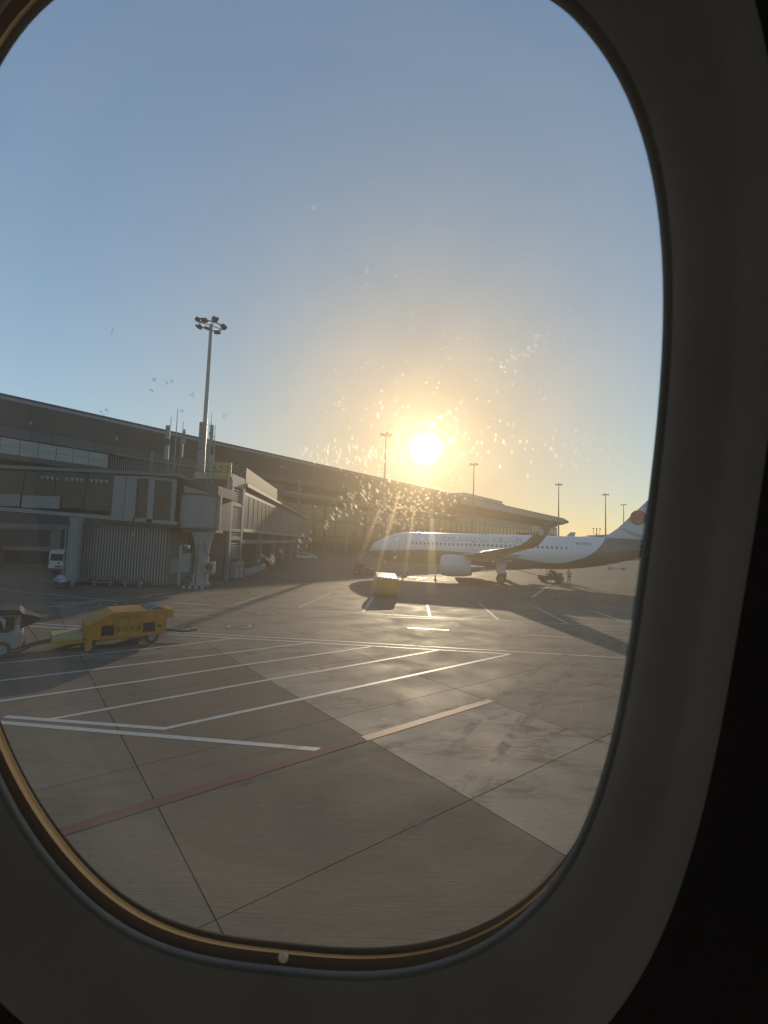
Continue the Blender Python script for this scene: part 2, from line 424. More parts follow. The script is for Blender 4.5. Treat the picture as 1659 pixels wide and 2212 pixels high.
# old tyre rubber on the concrete, broken up along its length
tm = mat('tyre rubber marks', (.035, .03, .027), .8)
_t = tm.node_tree; _b = _t.nodes['Principled BSDF']
_g = _t.nodes.new('ShaderNodeNewGeometry'); _n = _t.nodes.new('ShaderNodeTexNoise'); _n.inputs['Scale'].default_value = 1.6; _n.inputs['Detail'].default_value = 10; _n.inputs['Roughness'].default_value = .7
_t.links.new(_g.outputs['Position'], _n.inputs['Vector'])
_r = _t.nodes.new('ShaderNodeMapRange'); _r.inputs['From Min'].default_value = .46; _r.inputs['From Max'].default_value = .72; _r.inputs['To Max'].default_value = .55
_t.links.new(_n.outputs['Fac'], _r.inputs['Value']); _t.links.new(_r.outputs[0], _b.inputs['Alpha'])
M['tyre'] = tm
def arc(x, y, a0, bend, ln, n=14):
    o = []; a = a0
    for k in range(n):
        o.append((x, y)); x += math.cos(a) * ln / n; y += math.sin(a) * ln / n; a += bend / n
    return o
for x, y, a0, bend, ln in ((-6, 7.2, R(28), R(14), 17), (-5.2, 6.6, R(28), R(14), 17), (-14, 15, R(20), R(-22), 30), (-13.6, 14.2, R(20), R(-22), 30), (1.5, 9.5, R(62), R(-30), 22), (2.4, 9.2, R(62), R(-30), 22),
                           (4.5, 12.5, R(20), R(12), 14), (-2, 22, R(2), R(10), 26), (-2, 22.9, R(2), R(10), 26), (0, 6.4, R(50), R(8), 8)):
    line(arc(x, y, a0, bend, ln), rnd.uniform(.18, .26), 'tyre', 'tyre_mark')

# ------------------------------------------------------------------ terminal
TP = Vector((-73.0, 81.3)); TE = Vector((.612, .791)); TN = Vector((.791, -.612))
def T(s, t, z):
    p = TP + TE * s + TN * t; return (p.x, p.y, z)
term = thing('terminal_building', 'long airport terminal with dark overhanging roof running back behind the parked airliner', 'terminal', T(0, -20, 0))
term_m = Matrix.Translation(-Vector(T(0, -20, 0)))
def tb(mb, name, m, parent=term, **k):
    if parent is term:
        mb.v = [tuple(term_m @ Vector(p)) for p in mb.v]
    return mb.build(name, m, parent, **k)
def tbox(s0, s1, t0, t1, z0, z1, mb=None):
    mb = mb or MB()
    return mb.hexa([T(s0, t0, z0), T(s1, t0, z0), T(s1, t1, z0), T(s0, t1, z0)], [T(s0, t0, z1), T(s1, t0, z1), T(s1, t1, z1), T(s0, t1, z1)])
secs = []
for s, zt, zb, to in ((-60, 30, 25, 0), (100, 30, 25, 0), (184, 30, 25, 0), (250, 30, 24, 0), (340, 30, 24, 0), (372, 29.7, 24.3, 0), (390, 29.0, 25.6, -1.5), (403, 28.2, 27.7, -5)):
    secs.append([T(s, to, zt), T(s, to, zt - .9 if zt - zb > 2 else zb), T(s, -7, zb), T(s, -60, zb), T(s, -60, zt + 3.5 * (zt - zb) / 5), T(s, -30, zt + 2.2 * (zt - zb) / 5)])
tb(MB().loft(secs), 'roof', 'roof')
tb(tbox(-60, 372, .02, .14, 29.75, 30.12), 'roof_edge', 'darkgrey')
tb(tbox(185, 371, -1.0, .16, 26.0, 29.6), 'fascia', 'fascia')
tb(tbox(236, 298, -34, -25, 32, 38.6), 'roof_house', 'roof')
tb(tbox(298.1, 302, -34, -25, 31.6, 36.8), 'roof_house', 'roof')
tb(tbox(-60, 380, -40, -10, 0, 25), 'wall', 'darkgrey')
p0 = None
for k in range(36):                                     # upper metal cladding, one panel after another
    s = -50 + k * 12
    if s > 368: break
    tb(tbox(s + .06, s + 11.94, -9.9, -5.2 + .03 * (k % 2), 22.95, 24.95), 'cladding_panel', 'band')
for k in range(19):                                     # tiled parapet over the near end
    s = -38 + k * 3.0
    if s > 16: break
    for q in range(2):
        tb(tbox(s + .05, s + 2.95, -9.9, -2.0 + .02 * ((k + q) % 2), 19.1 + q * 1.55, 20.6 + q * 1.55), 'wall_tile', 'tile')
tb(MB().loft([[T(19 + 1.2 * math.sin(a), -3.4 + 1.4 * math.cos(a), z) for a in [i * R(15) for i in range(0, 13)]] for z in (19.1, 22.2)], cap=True), 'parapet_end', 'tile', smooth=30)
tb(tbox(-50, 120, -9.9, -1.6, 18.0, 19.0), 'floor_slab', 'darkgrey')
bal = MB()
for k in range(60):
    s = 21 + k * .42
    tt = -2.3 - (1.6 * math.exp(-k / 5.0))
    bal.hexa([T(s, tt, 19.05), T(s + .13, tt, 19.05), T(s + .13, tt - .1, 19.05), T(s, tt - .1, 19.05)], [T(s, tt, 22.3), T(s + .13, tt, 22.3), T(s + .13, tt - .1, 22.3), T(s, tt - .1, 22.3)])
tb(bal, 'baluster', 'light_metal', kind='stuff')
tb(tbox(21, 46.5, -2.5, -2.1, 22.3, 22.6), 'handrail', 'mid_metal')
tb(tbox(47, 70, -9.9, -2.0, 19.1, 21.6), 'parapet_wall', 'band')
tb(tbox(70.2, 190, -9.9, -2.6, 18.9, 19.9), 'ledge', 'mid_metal')
# curtain wall of separate panes between posts
for k in range(62):
    s = 24 + k * 6
    if s + 6 > 384: break
    for q, (z0, z1) in enumerate(((.6, 5.6), (6.2, 11.4), (12, 17.4))):
        if s > 150 and q == 0: continue
        m = 'glass' if (s < 300 or q == 2) else 'tan'
        if 190 < s < 300 and q == 1: m = 'tan'
        tb(tbox(s + .12, s + 5.88, -10, -9.86, z0, z1), 'window_pane' if m == 'glass' else 'wall_panel', m)
post = MB()
for k in range(62):
    s = 24 + k * 6
    if s > 384: break
    tbox(s - .1, s + .1, -9.9, -9.6, 0, 18, post)
tb(post, 'mullion', 'mid_metal', kind='stuff')
for s in range(30, 170, 24): tb(MB().tube(T(s, -4, 0), T(s, -4, 25.1), .55, .45, 14), 'column', 'mid_metal', smooth=40)
for k in range(15): tb(tbox(196 + k * 12.5, 208.3 + k * 12.5, -9.8, -9.5, 17.6, 22.9), 'wall_panel', 'tan')
for k in range(9):
    s = 318 + k * 7
    tb(tbox(s, s + 5.2, -9.45, -9.3, 15.6, 21.2), 'clerestory_window', 'glass_grey')

# ------------------------------------------------------------------ glazed walkway and louvred tower
wk = thing('glazed_walkway', 'raised glazed walkway on posts leading back from the louvred tower to the terminal', 'walkway', (-18.5, 80, 0))
W0 = Vector((-15.8, 49.3)); W1 = Vector((-21.6, 128)); WD = (W1 - W0).normalized(); WN = Vector((WD.y, -WD.x)); WLEN = (W1 - W0).length
def W(a, b, z):
    p = W0 + WD * a + WN * b; return (p.x + 18.5, p.y - 80, z)
def wbox(a0, a1, b0, b1, z0, z1, mb=None):
    mb = mb or MB()
    return mb.hexa([W(a0, b0, z0), W(a1, b0, z0), W(a1, b1, z0), W(a0, b1, z0)], [W(a0, b0, z1), W(a1, b0, z1), W(a1, b1, z1), W(a0, b1, z1)])
wbox(0, WLEN, -3.6, -.15, 5.0, 9.9).build('core', 'dark', wk)
wbox(0, WLEN, -3.8, .12, 5.05, 5.45).build('floor_beam', 'light_metal', wk)
wbox(0, WLEN, -3.8, -.02, 9.25, 9.6).build('head_beam', 'grey_metal', wk)
wbox(0, WLEN, -4.0, .35, 10.15, 10.5).build('roof_slab', 'light_metal', wk)
wbox(0, 21, -4.0, .1, 10.5, 12.3).build('parapet', 'darkgrey', wk)
wbox(21, WLEN, -4.0, -1.2, 10.5, 12.2).build('roof_plant', 'darkgrey', wk)
k = 0.0; prev_p = None
while k < WLEN - 2.6:
    o = wbox(.06, 2.54, -.1, 0.0, 5.5, 9.2).build('glass_pane', 'glass_grey', wk) if prev_p is None else inst(prev_p)
    if prev_p is None: prev_p = o
    o.location = (WD.x * k, WD.y * k, 0)
    k += 2.6
mm = MB(); k = 0
while k < WLEN: wbox(k - .05, k + .05, -.05, .06, 5.45, 9.25, mm); k += 2.6
mm.build('mullion', 'grey_metal', wk, kind='stuff')
wbox(.3, WLEN, -.6, -.1, 3.7, 4.15).build('lower_beam', 'mid_metal', wk)
for k in range(0, 8): wbox(.2 + k * 11, .75 + k * 11, -.7, -.1, 0, 5.04).build('post', 'mid_metal', wk)
wbox(0, WLEN, -4.4, -4.0, 0, 5.0).build('back_wall', 'darkgrey', wk)
wbox(2, 14, -.4, .1, 0, .75).build('kerb_wall', 'light_metal', wk)

tw = thing('louvred_tower', 'grey louvred service tower with pale tiled top at the end of the glazed walkway', 'tower', (-17.6, 47.1, 0))
def B(x0, x1, y0, y1, z0, z1, name, m, par, off, bevel=0, **k):
    return MB().box(x0 - off[0], x1 - off[0], y0 - off[1], y1 - off[1], z0, z1).build(name, m, par, bevel=bevel, **k)
to = (-17.6, 47.1)
B(-19.5, -16.1, 45.0, 49.15, 0, 10.3, 'core', 'darkgrey', tw, to)
B(-19.6, -15.72, 44.9, 49.2, 10.3, 10.95, 'cap', 'tile', tw, to)
for y in (44.95, 48.55):
    B(-16.0, -15.68, y, y + .62, 0, 8.0, 'pillar', 'mid_metal', tw, to)
    for q in range(3): B(-16.0, -15.66, y, y + .64, 8.04 + q * .76, 8.76 + q * .76, 'wall_tile', 'tile', tw, to)
for y0 in (45.6, 46.58, 47.56): B(-16.0, -15.7, y0, y0 + .95, 9.72, 10.28, 'wall_tile', 'tile', tw, to)
for z0, z1 in ((7.7, 8.05), (5.0, 5.3), (4.1, 4.45)): B(-16.0, -15.7, 45.58, 48.54, z0, z1, 'beam', 'mid_metal', tw, to)
B(-16.0, -15.78, 45.6, 47.05, 5.32, 7.68, 'wall_panel', 'glass_grey', tw, to); B(-16.0, -15.78, 47.1, 48.52, 5.32, 7.68, 'wall_panel', 'glass_grey', tw, to)
lv = None
for z0, n in ((8.15, 6), (4.52, 2), (2.2, 7)):
    for q in range(n):
        z = z0 + q * .255
        if lv is None:
            lv = MB().hexa([(0, -1.46, 0), (.22, -1.46, -.05), (.22, 1.46, -.05), (0, 1.46, 0)], [(0, -1.46, .14), (.22, -1.46, .02), (.22, 1.46, .02), (0, 1.46, .14)]).build('louvre_slat', 'light_metal', tw); o = lv
        else: o = inst(lv)
        o.location = (-15.98 + 17.6, 47.06 - 47.1, z)
for y in (45.75, 47.15):
    cb = B(-15.66, -15.1, y, y + 1.15, .12, 1.85, 'cabinet', 'light_metal', tw, to, bevel=.02)
    B(-15.1, -15.07, y + .5, y + .62, 1.2, 1.5, 'handle', 'dark', tw, to)
B(-19.4, -18.1, 44.88, 44.99, .4, 9.6, 'wall_panel', 'grey_metal', tw, to); B(-17.95, -16.2, 44.88, 44.99, .4, 9.6, 'wall_panel', 'grey_metal', tw, to)

# ------------------------------------------------------------------ boarding bridge on the left
bb = thing('boarding_bridge', 'glazed fixed boarding bridge ending in a grey drum rotunda on a column', 'boarding bridge', (-24, 38, 0))
bo = (-24, 38)
def bbx(x0, x1, y0, y1, z0, z1, name, m, **k): return B(x0, x1, y0, y1, z0, z1, name, m, bb, bo, **k)
def wedge(x0, x1, y0, y1, za, zb, h, name, m, **k):
    """bar sloping from za at x0 to zb at x1, h high"""
    return MB().hexa([(x0 + 24, y0 - 38, za), (x1 + 24, y0 - 38, zb), (x1 + 24, y1 - 38, zb), (x0 + 24, y1 - 38, za)],
                     [(x0 + 24, y0 - 38, za + h), (x1 + 24, y0 - 38, zb + h), (x1 + 24, y1 - 38, zb + h), (x0 + 24, y1 - 38, za + h)]).build(name, m, bb, **k)
wedge(-44, -17.4, 37.0, 40.2, 6.55, 5.25, .32, 'sill_beam', 'mid_metal')
wedge(-44, -17.6, 36.9, 40.4, 9.75, 9.35, .28, 'roof_slab', 'grey_metal')
wedge(-44, -22.9, 39.9, 40.2, 6.9, 5.9, 3.6, 'back_wall', 'darkgrey')
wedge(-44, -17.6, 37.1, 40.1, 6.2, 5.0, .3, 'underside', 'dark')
def slanted(xa, xb, lean, y, z0, z1, name, m, th=.05):
    return MB().hexa([(xa + 24, y - 38, z0), (xb + 24, y - 38, z0), (xb + 24, y + th - 38, z0), (xa + 24, y + th - 38, z0)],
                     [(xa + lean + 24, y - 38, z1), (xb + lean + 24, y - 38, z1), (xb + lean + 24, y + th - 38, z1), (xa + lean + 24, y + th - 38, z1)]).build(name, m, bb)
mx = [-37.2, -34.0, -30.9, -28.2, -25.55, -23.15]
for a, b in zip(mx[:-1], mx[1:]):
    zb = 6.25 - (a + 31) * .05
    slanted(a + .06, b - .06, .28, 37.16, zb + .28, 9.42, 'glass_pane', 'glass_bridge')
    slanted(a + .06, b - .06, .04, 37.22, 9.0, 9.4, 'transom', 'grey_metal', .2)
pn = MB()
for k in range(15):
    x = -29.3 + k * .42; zz = 9.05 - .012 * k
    if k % 5 == 4: continue
    pn.poly([(x + 24, -.86, zz), (x + .34 + 24, -.86, zz - .02), (x + .24 + 24, -.87, zz - .36)])
pn.build('pennant_string', 'light_metal', bb)
for a in mx[1:]: slanted(a - .06, a + .06, .28, 37.10, 5.9, 9.5, 'mullion', 'dark', .08)
bbx(-30.6, -27.4, 37.06, 37.12, 6.3, 7.35, 'lower_panel', 'mid_metal')
bbx(-33.8, -30.8, 37.06, 37.12, 6.4, 7.4, 'lower_panel', 'concrete_wall')
slanted(-23.0, -22.0, .05, 37.05, 5.55, 9.3, 'end_panel', 'mid_metal', .3); slanted(-21.95, -21.1, .05, 37.05, 5.5, 9.3, 'end_panel', 'mid_metal', .3)
for xa, xb in ((-21.0, -19.95),):
    bbx(xa, xb, 37.14, 37.18, 5.75, 9.1, 'door_glass', 'glass_bridge')
for xa, xb in ((-21.1, -20.98), (-19.97, -19.45)): bbx(xa, xb, 37.0, 37.25, 5.4, 9.3, 'door_frame', 'mid_metal')
bbx(-20.98, -19.97, 37.02, 37.2, 9.1, 9.3, 'door_frame', 'mid_metal'); bbx(-20.98, -19.97, 37.02, 37.2, 5.4, 5.74, 'door_frame', 'mid_metal')
# the corner pane, turned a little so that it mirrors the sky
def turned(x0, y0, x1, y1, z0, z1, th, name, m):
    d = Vector((x1 - x0, y1 - y0)).normalized(); n = Vector((-d.y, d.x)) * th
    q = [(x0 + 24, y0 - 38), (x1 + 24, y1 - 38), (x1 + n.x + 24, y1 + n.y - 38), (x0 + n.x + 24, y0 + n.y - 38)]
    return MB().hexa([(a, b, z0) for a, b in q], [(a, b, z1) for a, b in q]).build(name, m, bb)
turned(-19.4, 37.0, -18.1, 37.35, 5.6, 9.0, .05, 'door_glass', 'glass_bridge')
turned(-19.46, 36.95, -18.0, 37.34, 9.0, 9.25, .2, 'door_frame', 'mid_metal'); turned(-19.46, 36.95, -18.0, 37.34, 5.35, 5.6, .2, 'door_frame', 'mid_metal')
turned(-18.12, 37.3, -17.8, 37.4, 5.35, 9.25, .2, 'door_frame', 'mid_metal')
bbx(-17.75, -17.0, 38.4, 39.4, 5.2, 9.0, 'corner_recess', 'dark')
bbx(-23, -15.2, 39.6, 43.6, 5.0, 8.5, 'rotunda_house', 'darkgrey')
MB().hexa([(4.0, 1.2, 8.45), (9.1, 1.2, 8.05), (9.1, 6.2, 8.05), (4.0, 6.2, 8.45)], [(4.0, 1.2, 9.75), (9.1, 1.2, 8.95), (9.1, 6.2, 8.95), (4.0, 6.2, 9.75)]).build('rotunda_roof', 'darkgrey', bb)
MB().hexa([(6.7, -.3, 8.15), (9.0, -.3, 7.9), (9.0, 1.1, 7.9), (6.7, 1.1, 8.15)], [(6.7, -.3, 8.7), (9.0, -.3, 8.05), (9.0, 1.1, 8.05), (6.7, 1.1, 8.7)]).build('canopy', 'mid_metal', bb)
RX, RY = -16.15, 38.6
def ring(r, z, n=32): return [(RX + 24 + r * math.cos(2 * math.pi * k / n), RY - 38 + r * math.sin(2 * math.pi * k / n), z) for k in range(n)]
MB().loft([ring(1.62, 5.2), ring(1.62, 7.85)]).build('rotunda_drum', 'mid_metal', bb, smooth=40)
MB().loft([ring(1.7, 7.85), ring(1.72, 8.0)]).build('drum_rim', 'darkgrey', bb, smooth=40)
MB().loft([ring(1.7, 5.02), ring(1.72, 5.2)]).build('drum_rim', 'grey_metal', bb, smooth=40)
bbx(-14.55, -14.25, 38.2, 38.5, 5.0, 8.0, 'corner_post', 'mid_metal'); bbx(-14.95, -14.7, 38.0, 38.3, 5.1, 7.7, 'corner_post', 'light_metal')
bbx(-17.3, -14.4, 37.9, 39.6, 4.72, 4.98, 'support_frame', 'grey_metal')
# rotunda column with its boxes, hoses and air conditioner
CXp, CYp = -15.35, 37.6
def cring(r, z, n=20): return [(CXp + 24 + r * math.cos(2 * math.pi * k / n), CYp - 38 + r * math.sin(2 * math.pi * k / n), z) for k in range(n)]
MB().loft([cring(.62, .5), cring(.58, 1.6), cring(.55, 3.2), cring(.75, 4.2), cring(.95, 4.72)]).build('column', 'light_metal', bb, smooth=50)
MB().loft([cring(.8, .28), cring(.8, .45), cring(.66, .5)]).build('column_base', 'light_metal', bb, smooth=40)
def hazard_base(cx, cy, wx, wy, h, n, par, off):
    for k in range(n):
        x0 = cx - wx / 2 + wx * k / n
        B(x0, x0 + wx / n, cy - wy / 2, cy + wy / 2, 0, h, 'hazard_block', 'rubber' if k % 2 == 0 else 'light_metal', par, off)
hazard_base(CXp - .25, CYp, 2.3, 1.7, .27, 9, bb, bo)
bbx(-16.9, -15.95, 36.7, 37.1, 1.35, 2.9, 'control_box', 'mid_metal', bevel=.02)
bbx(-17.6, -16.95, 36.9, 37.2, 1.2, 2.4, 'control_box', 'grey_metal', bevel=.02)
bbx(-16.95, -16.75, 36.85, 37.0, .27, 3.6, 'mounting_post', 'light_metal')
ac_ = bbx(-14.85, -13.95, 36.75, 37.15, 1.45, 2.3, 'air_conditioner', 'light_metal', bevel=.03)
MB().loft([[(-14.4 + 24 + r * math.cos(a), yy - 38, 1.87 + r * math.sin(a)) for a in [2 * math.pi * k / 20 for k in range(20)]] for r, yy in ((.31, 36.748), (.31, 36.72), (.26, 36.72), (.26, 36.745))], cap=True).build('fan_grille', 'dark', bb, smooth=30)
bbx(-14.7, -14.1, 36.8, 37.4, 1.3, 1.44, 'bracket', 'grey_metal')
MB().pipe([(-15.3 + 24, -1.3, 3.8), (-15.35 + 24, -1.36, 3.1), (-15.32 + 24, -1.38, 2.0), (-15.4 + 24, -1.36, .3)], .045, 8).build('hose', 'rubber', bb)
MB().pipe([(-14.95 + 24, -1.0, 3.9), (-14.85 + 24, -1.1, 3.3), (-14.6 + 24, -1.12, 2.9), (-14.2 + 24, -.9, 2.75)], .05, 8).build('hose', 'rubber', bb)
MB().tube((-16.5 + 24, -1.35, 3.55), (-16.1 + 24, -1.45, 3.6), .05).build('camera_arm', 'white', bb)
MB().loft([[(-16.0 + 24 + r * math.cos(2 * math.pi * k / 12), -1.5 + r * math.sin(2 * math.pi * k / 12), z) for k in range(12)] for r, z in ((.02, 3.28), (.11, 3.34), (.13, 3.45), (.1, 3.6), (.02, 3.63))]).build('security_camera', 'white', bb, smooth=60)
MB().box(8.63, 8.71, -1.48, -1.42, 2.92, 2.98).build('red_lamp', 'redlamp', bb)
# supporting column on the left
cc = (-25.65, 36.9)
MB().loft([[(cc[0] + 24 + .5 * sx * math.cos(2 * math.pi * k / 24), cc[1] - 38 + .45 * math.sin(2 * math.pi * k / 24), z) for k in range(24)] for sx, z in ((1, .55), (1, 4.9), (1.25, 5.6))]).build('column', 'mid_metal', bb, smooth=40)
bbx(cc[0] - .75, cc[0] + .7, 36.3, 37.6, .28, .56, 'column_base', 'mid_metal')
hazard_base(cc[0] - .02, 36.95, 1.5, 1.36, .27, 7, bb, bo)

# plant room behind vertical slats under the bridge
lb = thing('slatted_plant_room', 'grey plant room clad in vertical slats beneath the boarding bridge', 'plant room', (-21.5, 39.5, 0))
lo_ = (-21.5, 39.5)
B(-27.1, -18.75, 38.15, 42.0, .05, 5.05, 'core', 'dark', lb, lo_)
B(-27.3, -18.5, 38.0, 38.12, 4.9, 5.12, 'top_rail', 'grey_metal', lb, lo_); B(-27.3, -18.5, 38.02, 38.1, 2.1, 2.2, 'mid_rail', 'grey_metal', lb, lo_)
slat = None
for k in range(36):
    x = -27.25 + k * .245
    if slat is None: slat = MB().box(-.065, .065, -.06, .06, .1, 4.9).build('slat', 'mid_metal', lb); o = slat
    else: o = inst(slat)
    o.location = (x + 21.5, 37.95 - 39.5, 0)
for k in range(15):
    o = inst(slat); o.location = (-18.55 + 21.5, 38.2 + k * .25 - 39.5, 0)
# low wall block and pillars seen under the bridge
sb = thing('service_block', 'dark ground floor service block with a concrete pillar and beam below the boarding bridge', 'building', (-36, 52, 0))
sbo = (-36, 52)
B(-60, -27, 53, 54, 0, 5.4, 'wall', 'darkgrey', sb, sbo)
B(-60, -26.9, 50.2, 50.9, 4.55, 5.15, 'beam', 'concrete_wall', sb, sbo)
for x in (-46.5, -37.9, -30): B(x, x + 1.15, 50.3, 51.3, 0, 4.55, 'pillar', 'concrete_wall', sb, sbo)
B(-45.3, -38.0, 52.7, 52.95, 2.0, 2.5, 'window_head', 'mid_metal', sb, sbo)
for x in (-45.2, -42.9, -40.5): B(x, x + 2.1, 52.85, 52.95, .5, 1.95, 'window_pane', 'glass', sb, sbo)

# ------------------------------------------------------------------ gate number sign
sg = thing('gate_sign', 'yellow gate number board reading 623 above the boarding bridge roof', 'sign', (-16.35, 43.4, 9.85))
MB().box(-1.0, 1.0, -.05, .05, .55, 1.95).build('board', 'sign_yellow', sg, bevel=.01)
for x in (-.7, .7): MB().box(x - .05, x + .05, .05, .12, -.9, 1.8).build('post', 'grey_metal', sg)
text_obj('lettering', '623', 1.05, 'ink', sg, lambda u, v: (u * .95, -.056, 1.24 + v), spacing=1.15)
sg.rotation_euler.z = R(8)

# ------------------------------------------------------------------ floodlight masts and antennas
def mast(x, y, h, label, r0=.45, r1=.16, head=1.7, group=None):
    t = thing('floodlight_mast', label, 'light mast', (x, y, 0), rnd.uniform(0, 3), group)
    MB().pipe([(0, 0, 0), (0, 0, h * .5), (0, 0, h - .4)], [r0, (r0 + r1) / 2, r1], 12).build('pole', 'galv' if head > 1.71 else 'grey_metal', t, smooth=60)
    rg = [(head * .72 * math.cos(2 * math.pi * k / 20), head * .72 * math.sin(2 * math.pi * k / 20)) for k in range(21)]
    MB().pipe([(a, b, h - .55) for a, b in rg], .07, 6).build('lamp_ring', 'grey_metal', t)
    sp = MB()
    for k in range(4):
        a = math.pi / 2 * k; sp.bar((0, 0, h - .5), (head * .72 * math.cos(a), head * .72 * math.sin(a), h - .55), .07)
    sp.build('spoke', 'grey_metal', t)
    lm = None
    for k in range(8):
        if lm is None: lm = MB().hexa([(-.28, -.1, -.22), (.28, -.1, -.22), (.28, .34, -.08), (-.28, .34, -.08)], [(-.34, -.14, .1), (.34, -.14, .1), (.34, .36, .16), (-.34, .36, .16)]).build('floodlight', 'darkgrey', t); o = lm
        else: o = inst(lm)
        a = 2 * math.pi * k / 8
        o.location = (head * .82 * math.cos(a), head * .82 * math.sin(a), h - .3 - .35 * (k % 2)); o.rotation_euler = (0, 0, a - math.pi / 2)
    MB().tube((0, 0, h - .5), (0, 0, h + .5), .03, .02, 6).build('lightning_rod', 'grey_metal', t)
    return t
G = 'floodlight masts around the apron'
for x, y, h, lab in ((-.14, 125, 35.9, 'hazy floodlight mast rising over the terminal roof just left of the sun'), (33.5, 165, 35.6, 'floodlight mast right of the sun, above the flat roof house of the terminal'),
                     (85.6, 215, 36.3, 'floodlight mast standing by the pointed end of the terminal roof'), (122.8, 243, 35.6, 'tallest looking floodlight mast between the terminal tip and the airliner tail'),
                     (159.6, 292, 35.4, 'smallest floodlight mast beside the leading edge of the airliner tail fin')):
    mast(x, y, h, lab, group=G)
near_mast = mast(-21.0, 50, 29.6, 'tall near light mast with a crown of floodlights behind the boarding bridge', .36, .17, 1.72, G)
for z0, z1, wx in ((14.4, 17.4, .5), (11.0, 14.2, .75)):
    MB().box(-.62, -.62 + wx, -.45, -.05, z0, z1).build('equipment_box', 'mid_metal', near_mast)
lad = MB()
for k in range(26): lad.box(.36, .62, -.42, -.38, 9.5 + k * .3, 9.54 + k * .3)
for x in (.36, .6): lad.box(x, x + .04, -.44, -.36, 9.2, 17.4)
lad.build('ladder', 'galv', near_mast)
lp = thing('apron_lamp', 'small distant lamp post with three upright arms left of the airliner tail', 'lamp post', (145.5, 300, 0))
MB().tube((0, 0, 0), (0, 0, 18.4), .35, .25, 8).build('pole', 'grey_metal', lp)
for dx in (-2.1, 0, 2.1):
    MB().pipe([(0, 0, 14.6), (dx, 0, 15.2), (dx * 1.1, 0, 18.8)], .16, 6).build('arm', 'grey_metal', lp)
    MB().box(dx * 1.1 - .4, dx * 1.1 + .4, -.3, .3, 18.6, 19.1).build('lamp_head', 'darkgrey', lp)
hg = thing('distant_building', 'low flat roofed building far off at the foot of the airliner tail', 'building', (206, 395, 0))
MB().box(-9, 14, 0, 30, 0, 18).build('wall', 'tan', hg)
MB().hexa([(-24, -2, 15), (16, -2, 18), (16, 32, 18), (-24, 32, 15)], [(-24, -2, 15.6), (16, -2, 20.2), (16, 32, 20.2), (-24, 32, 15.6)]).build('roof', 'roof', hg)
for k in range(4): MB().box(-8 + k * 5.4, -4 + k * 5.4, -.2, -.02, 9, 13).build('window', 'glass', hg)

def antenna(x, y, z0, z1, label, panels=(), r=.035):
    t = thing('roof_antenna', label, 'antenna', (x, y, 9.5), rnd.uniform(-.4, .4), 'radio antennas on the boarding bridge roof')
    MB().pipe([(0, 0, -.4), (0, 0, (z1 - 9.5) * .6), (0, 0, z1 - 9.5)], [r * 1.6, r * 1.3, r * .6], 8).build('pole', 'mid_metal', t)
    for a, b, wd, dx in panels:
        MB().box(dx - wd / 2, dx + wd / 2, -.28, -.08, a - 9.5, b - 9.5).build('panel_antenna', 'light_metal', t, bevel=.03)
        MB().bar((0, 0, (a + b) / 2 - 9.5), (dx, -.12, (a + b) / 2 - 9.5), .05).build('clamp', 'grey_metal', t)
    return t
antenna(-20.95, 42, 9.5, 15.85, 'roof antenna with two stacked pale panels, leftmost of its cluster', ((13.6, 14.95, .42, -.15), (11.6, 13.0, .36, -.12)))
antenna(-20.42, 42.1, 9.5, 16.7, 'bare whip antenna, tallest of the cluster on the bridge roof')
na = antenna(-19.75, 42, 9.5, 15.5, 'roof antenna with a small box and a tilted panel, right of the bare whip', ((14.1, 14.6, .2, .25), (11.9, 13.3, .2, .12)))
MB().loft([[(.3 + rr * math.cos(2 * math.pi * k / 14), yy, 3.9 + rr * math.sin(2 * math.pi * k / 14)) for k in range(14)] for rr, yy in ((.3, -.5), (.26, -.42), (.05, -.34))]).build('dish', 'light_metal', na, smooth=40)
ba = antenna(-17.05, 42, 9.5, 16.4, 'whip antenna with a bulb low on its rod beside the near mast', ())
MB().loft([[(rr * math.cos(2 * math.pi * k / 12), rr * math.sin(2 * math.pi * k / 12), z) for k in range(12)] for rr, z in ((.03, 4.55), (.14, 4.75), (.14, 4.9), (.03, 5.1))]).build('bulb', 'mid_metal', ba, smooth=60)
antenna(-16.62, 42, 9.5, 15.2, 'roof antenna with a broad tapered panel, nearest the 623 board', ((13.0, 15.1, .32, -.3), (10.6, 12.2, .3, -.15)))


# ------------------------------------------------------------------ the parked airliner
YAW = R(-16)
plane = thing('parked_airliner', 'white narrow body airliner with dark grey belly and tail lettered CHONGQING AIRLINES', 'airliner', (-1.82, 61.04, 0), YAW)
def fsec(x):
    """centre height, half height and half width of the hull at x metres from the nose"""
    tab = [(0, 3.25, .04, .04), (.25, 3.28, .55, .55), (.7, 3.33, .93, .95), (1.4, 3.45, 1.28, 1.3), (2.5, 3.62, 1.65, 1.62), (4, 3.77, 1.95, 1.85), (5.6, 3.82, 2.07, 1.975),
           (22.5, 3.82, 2.07, 1.975), (25, 3.87, 2.02, 1.95), (27, 3.97, 1.91, 1.86), (29, 4.13, 1.73, 1.70), (31, 4.36, 1.47, 1.47), (33, 4.62, 1.15, 1.18), (35, 4.88, .80, .84), (36.6, 5.05, .50, .52), (37.5, 5.12, .24, .25)]
    for a, b in zip(tab[:-1], tab[1:]):
        if x <= b[0]:
            f = max(0, (x - a[0]) / (b[0] - a[0])); return tuple(a[i] + (b[i] - a[i]) * f for i in (1, 2, 3))
    return tab[-1][1:]
def hull(x, z, off=.0):
    c, h, wd = fsec(x); q = max(-.999, min(.999, (z - c) / h)); return (x, -(wd * math.sqrt(1 - q * q) + off), z)
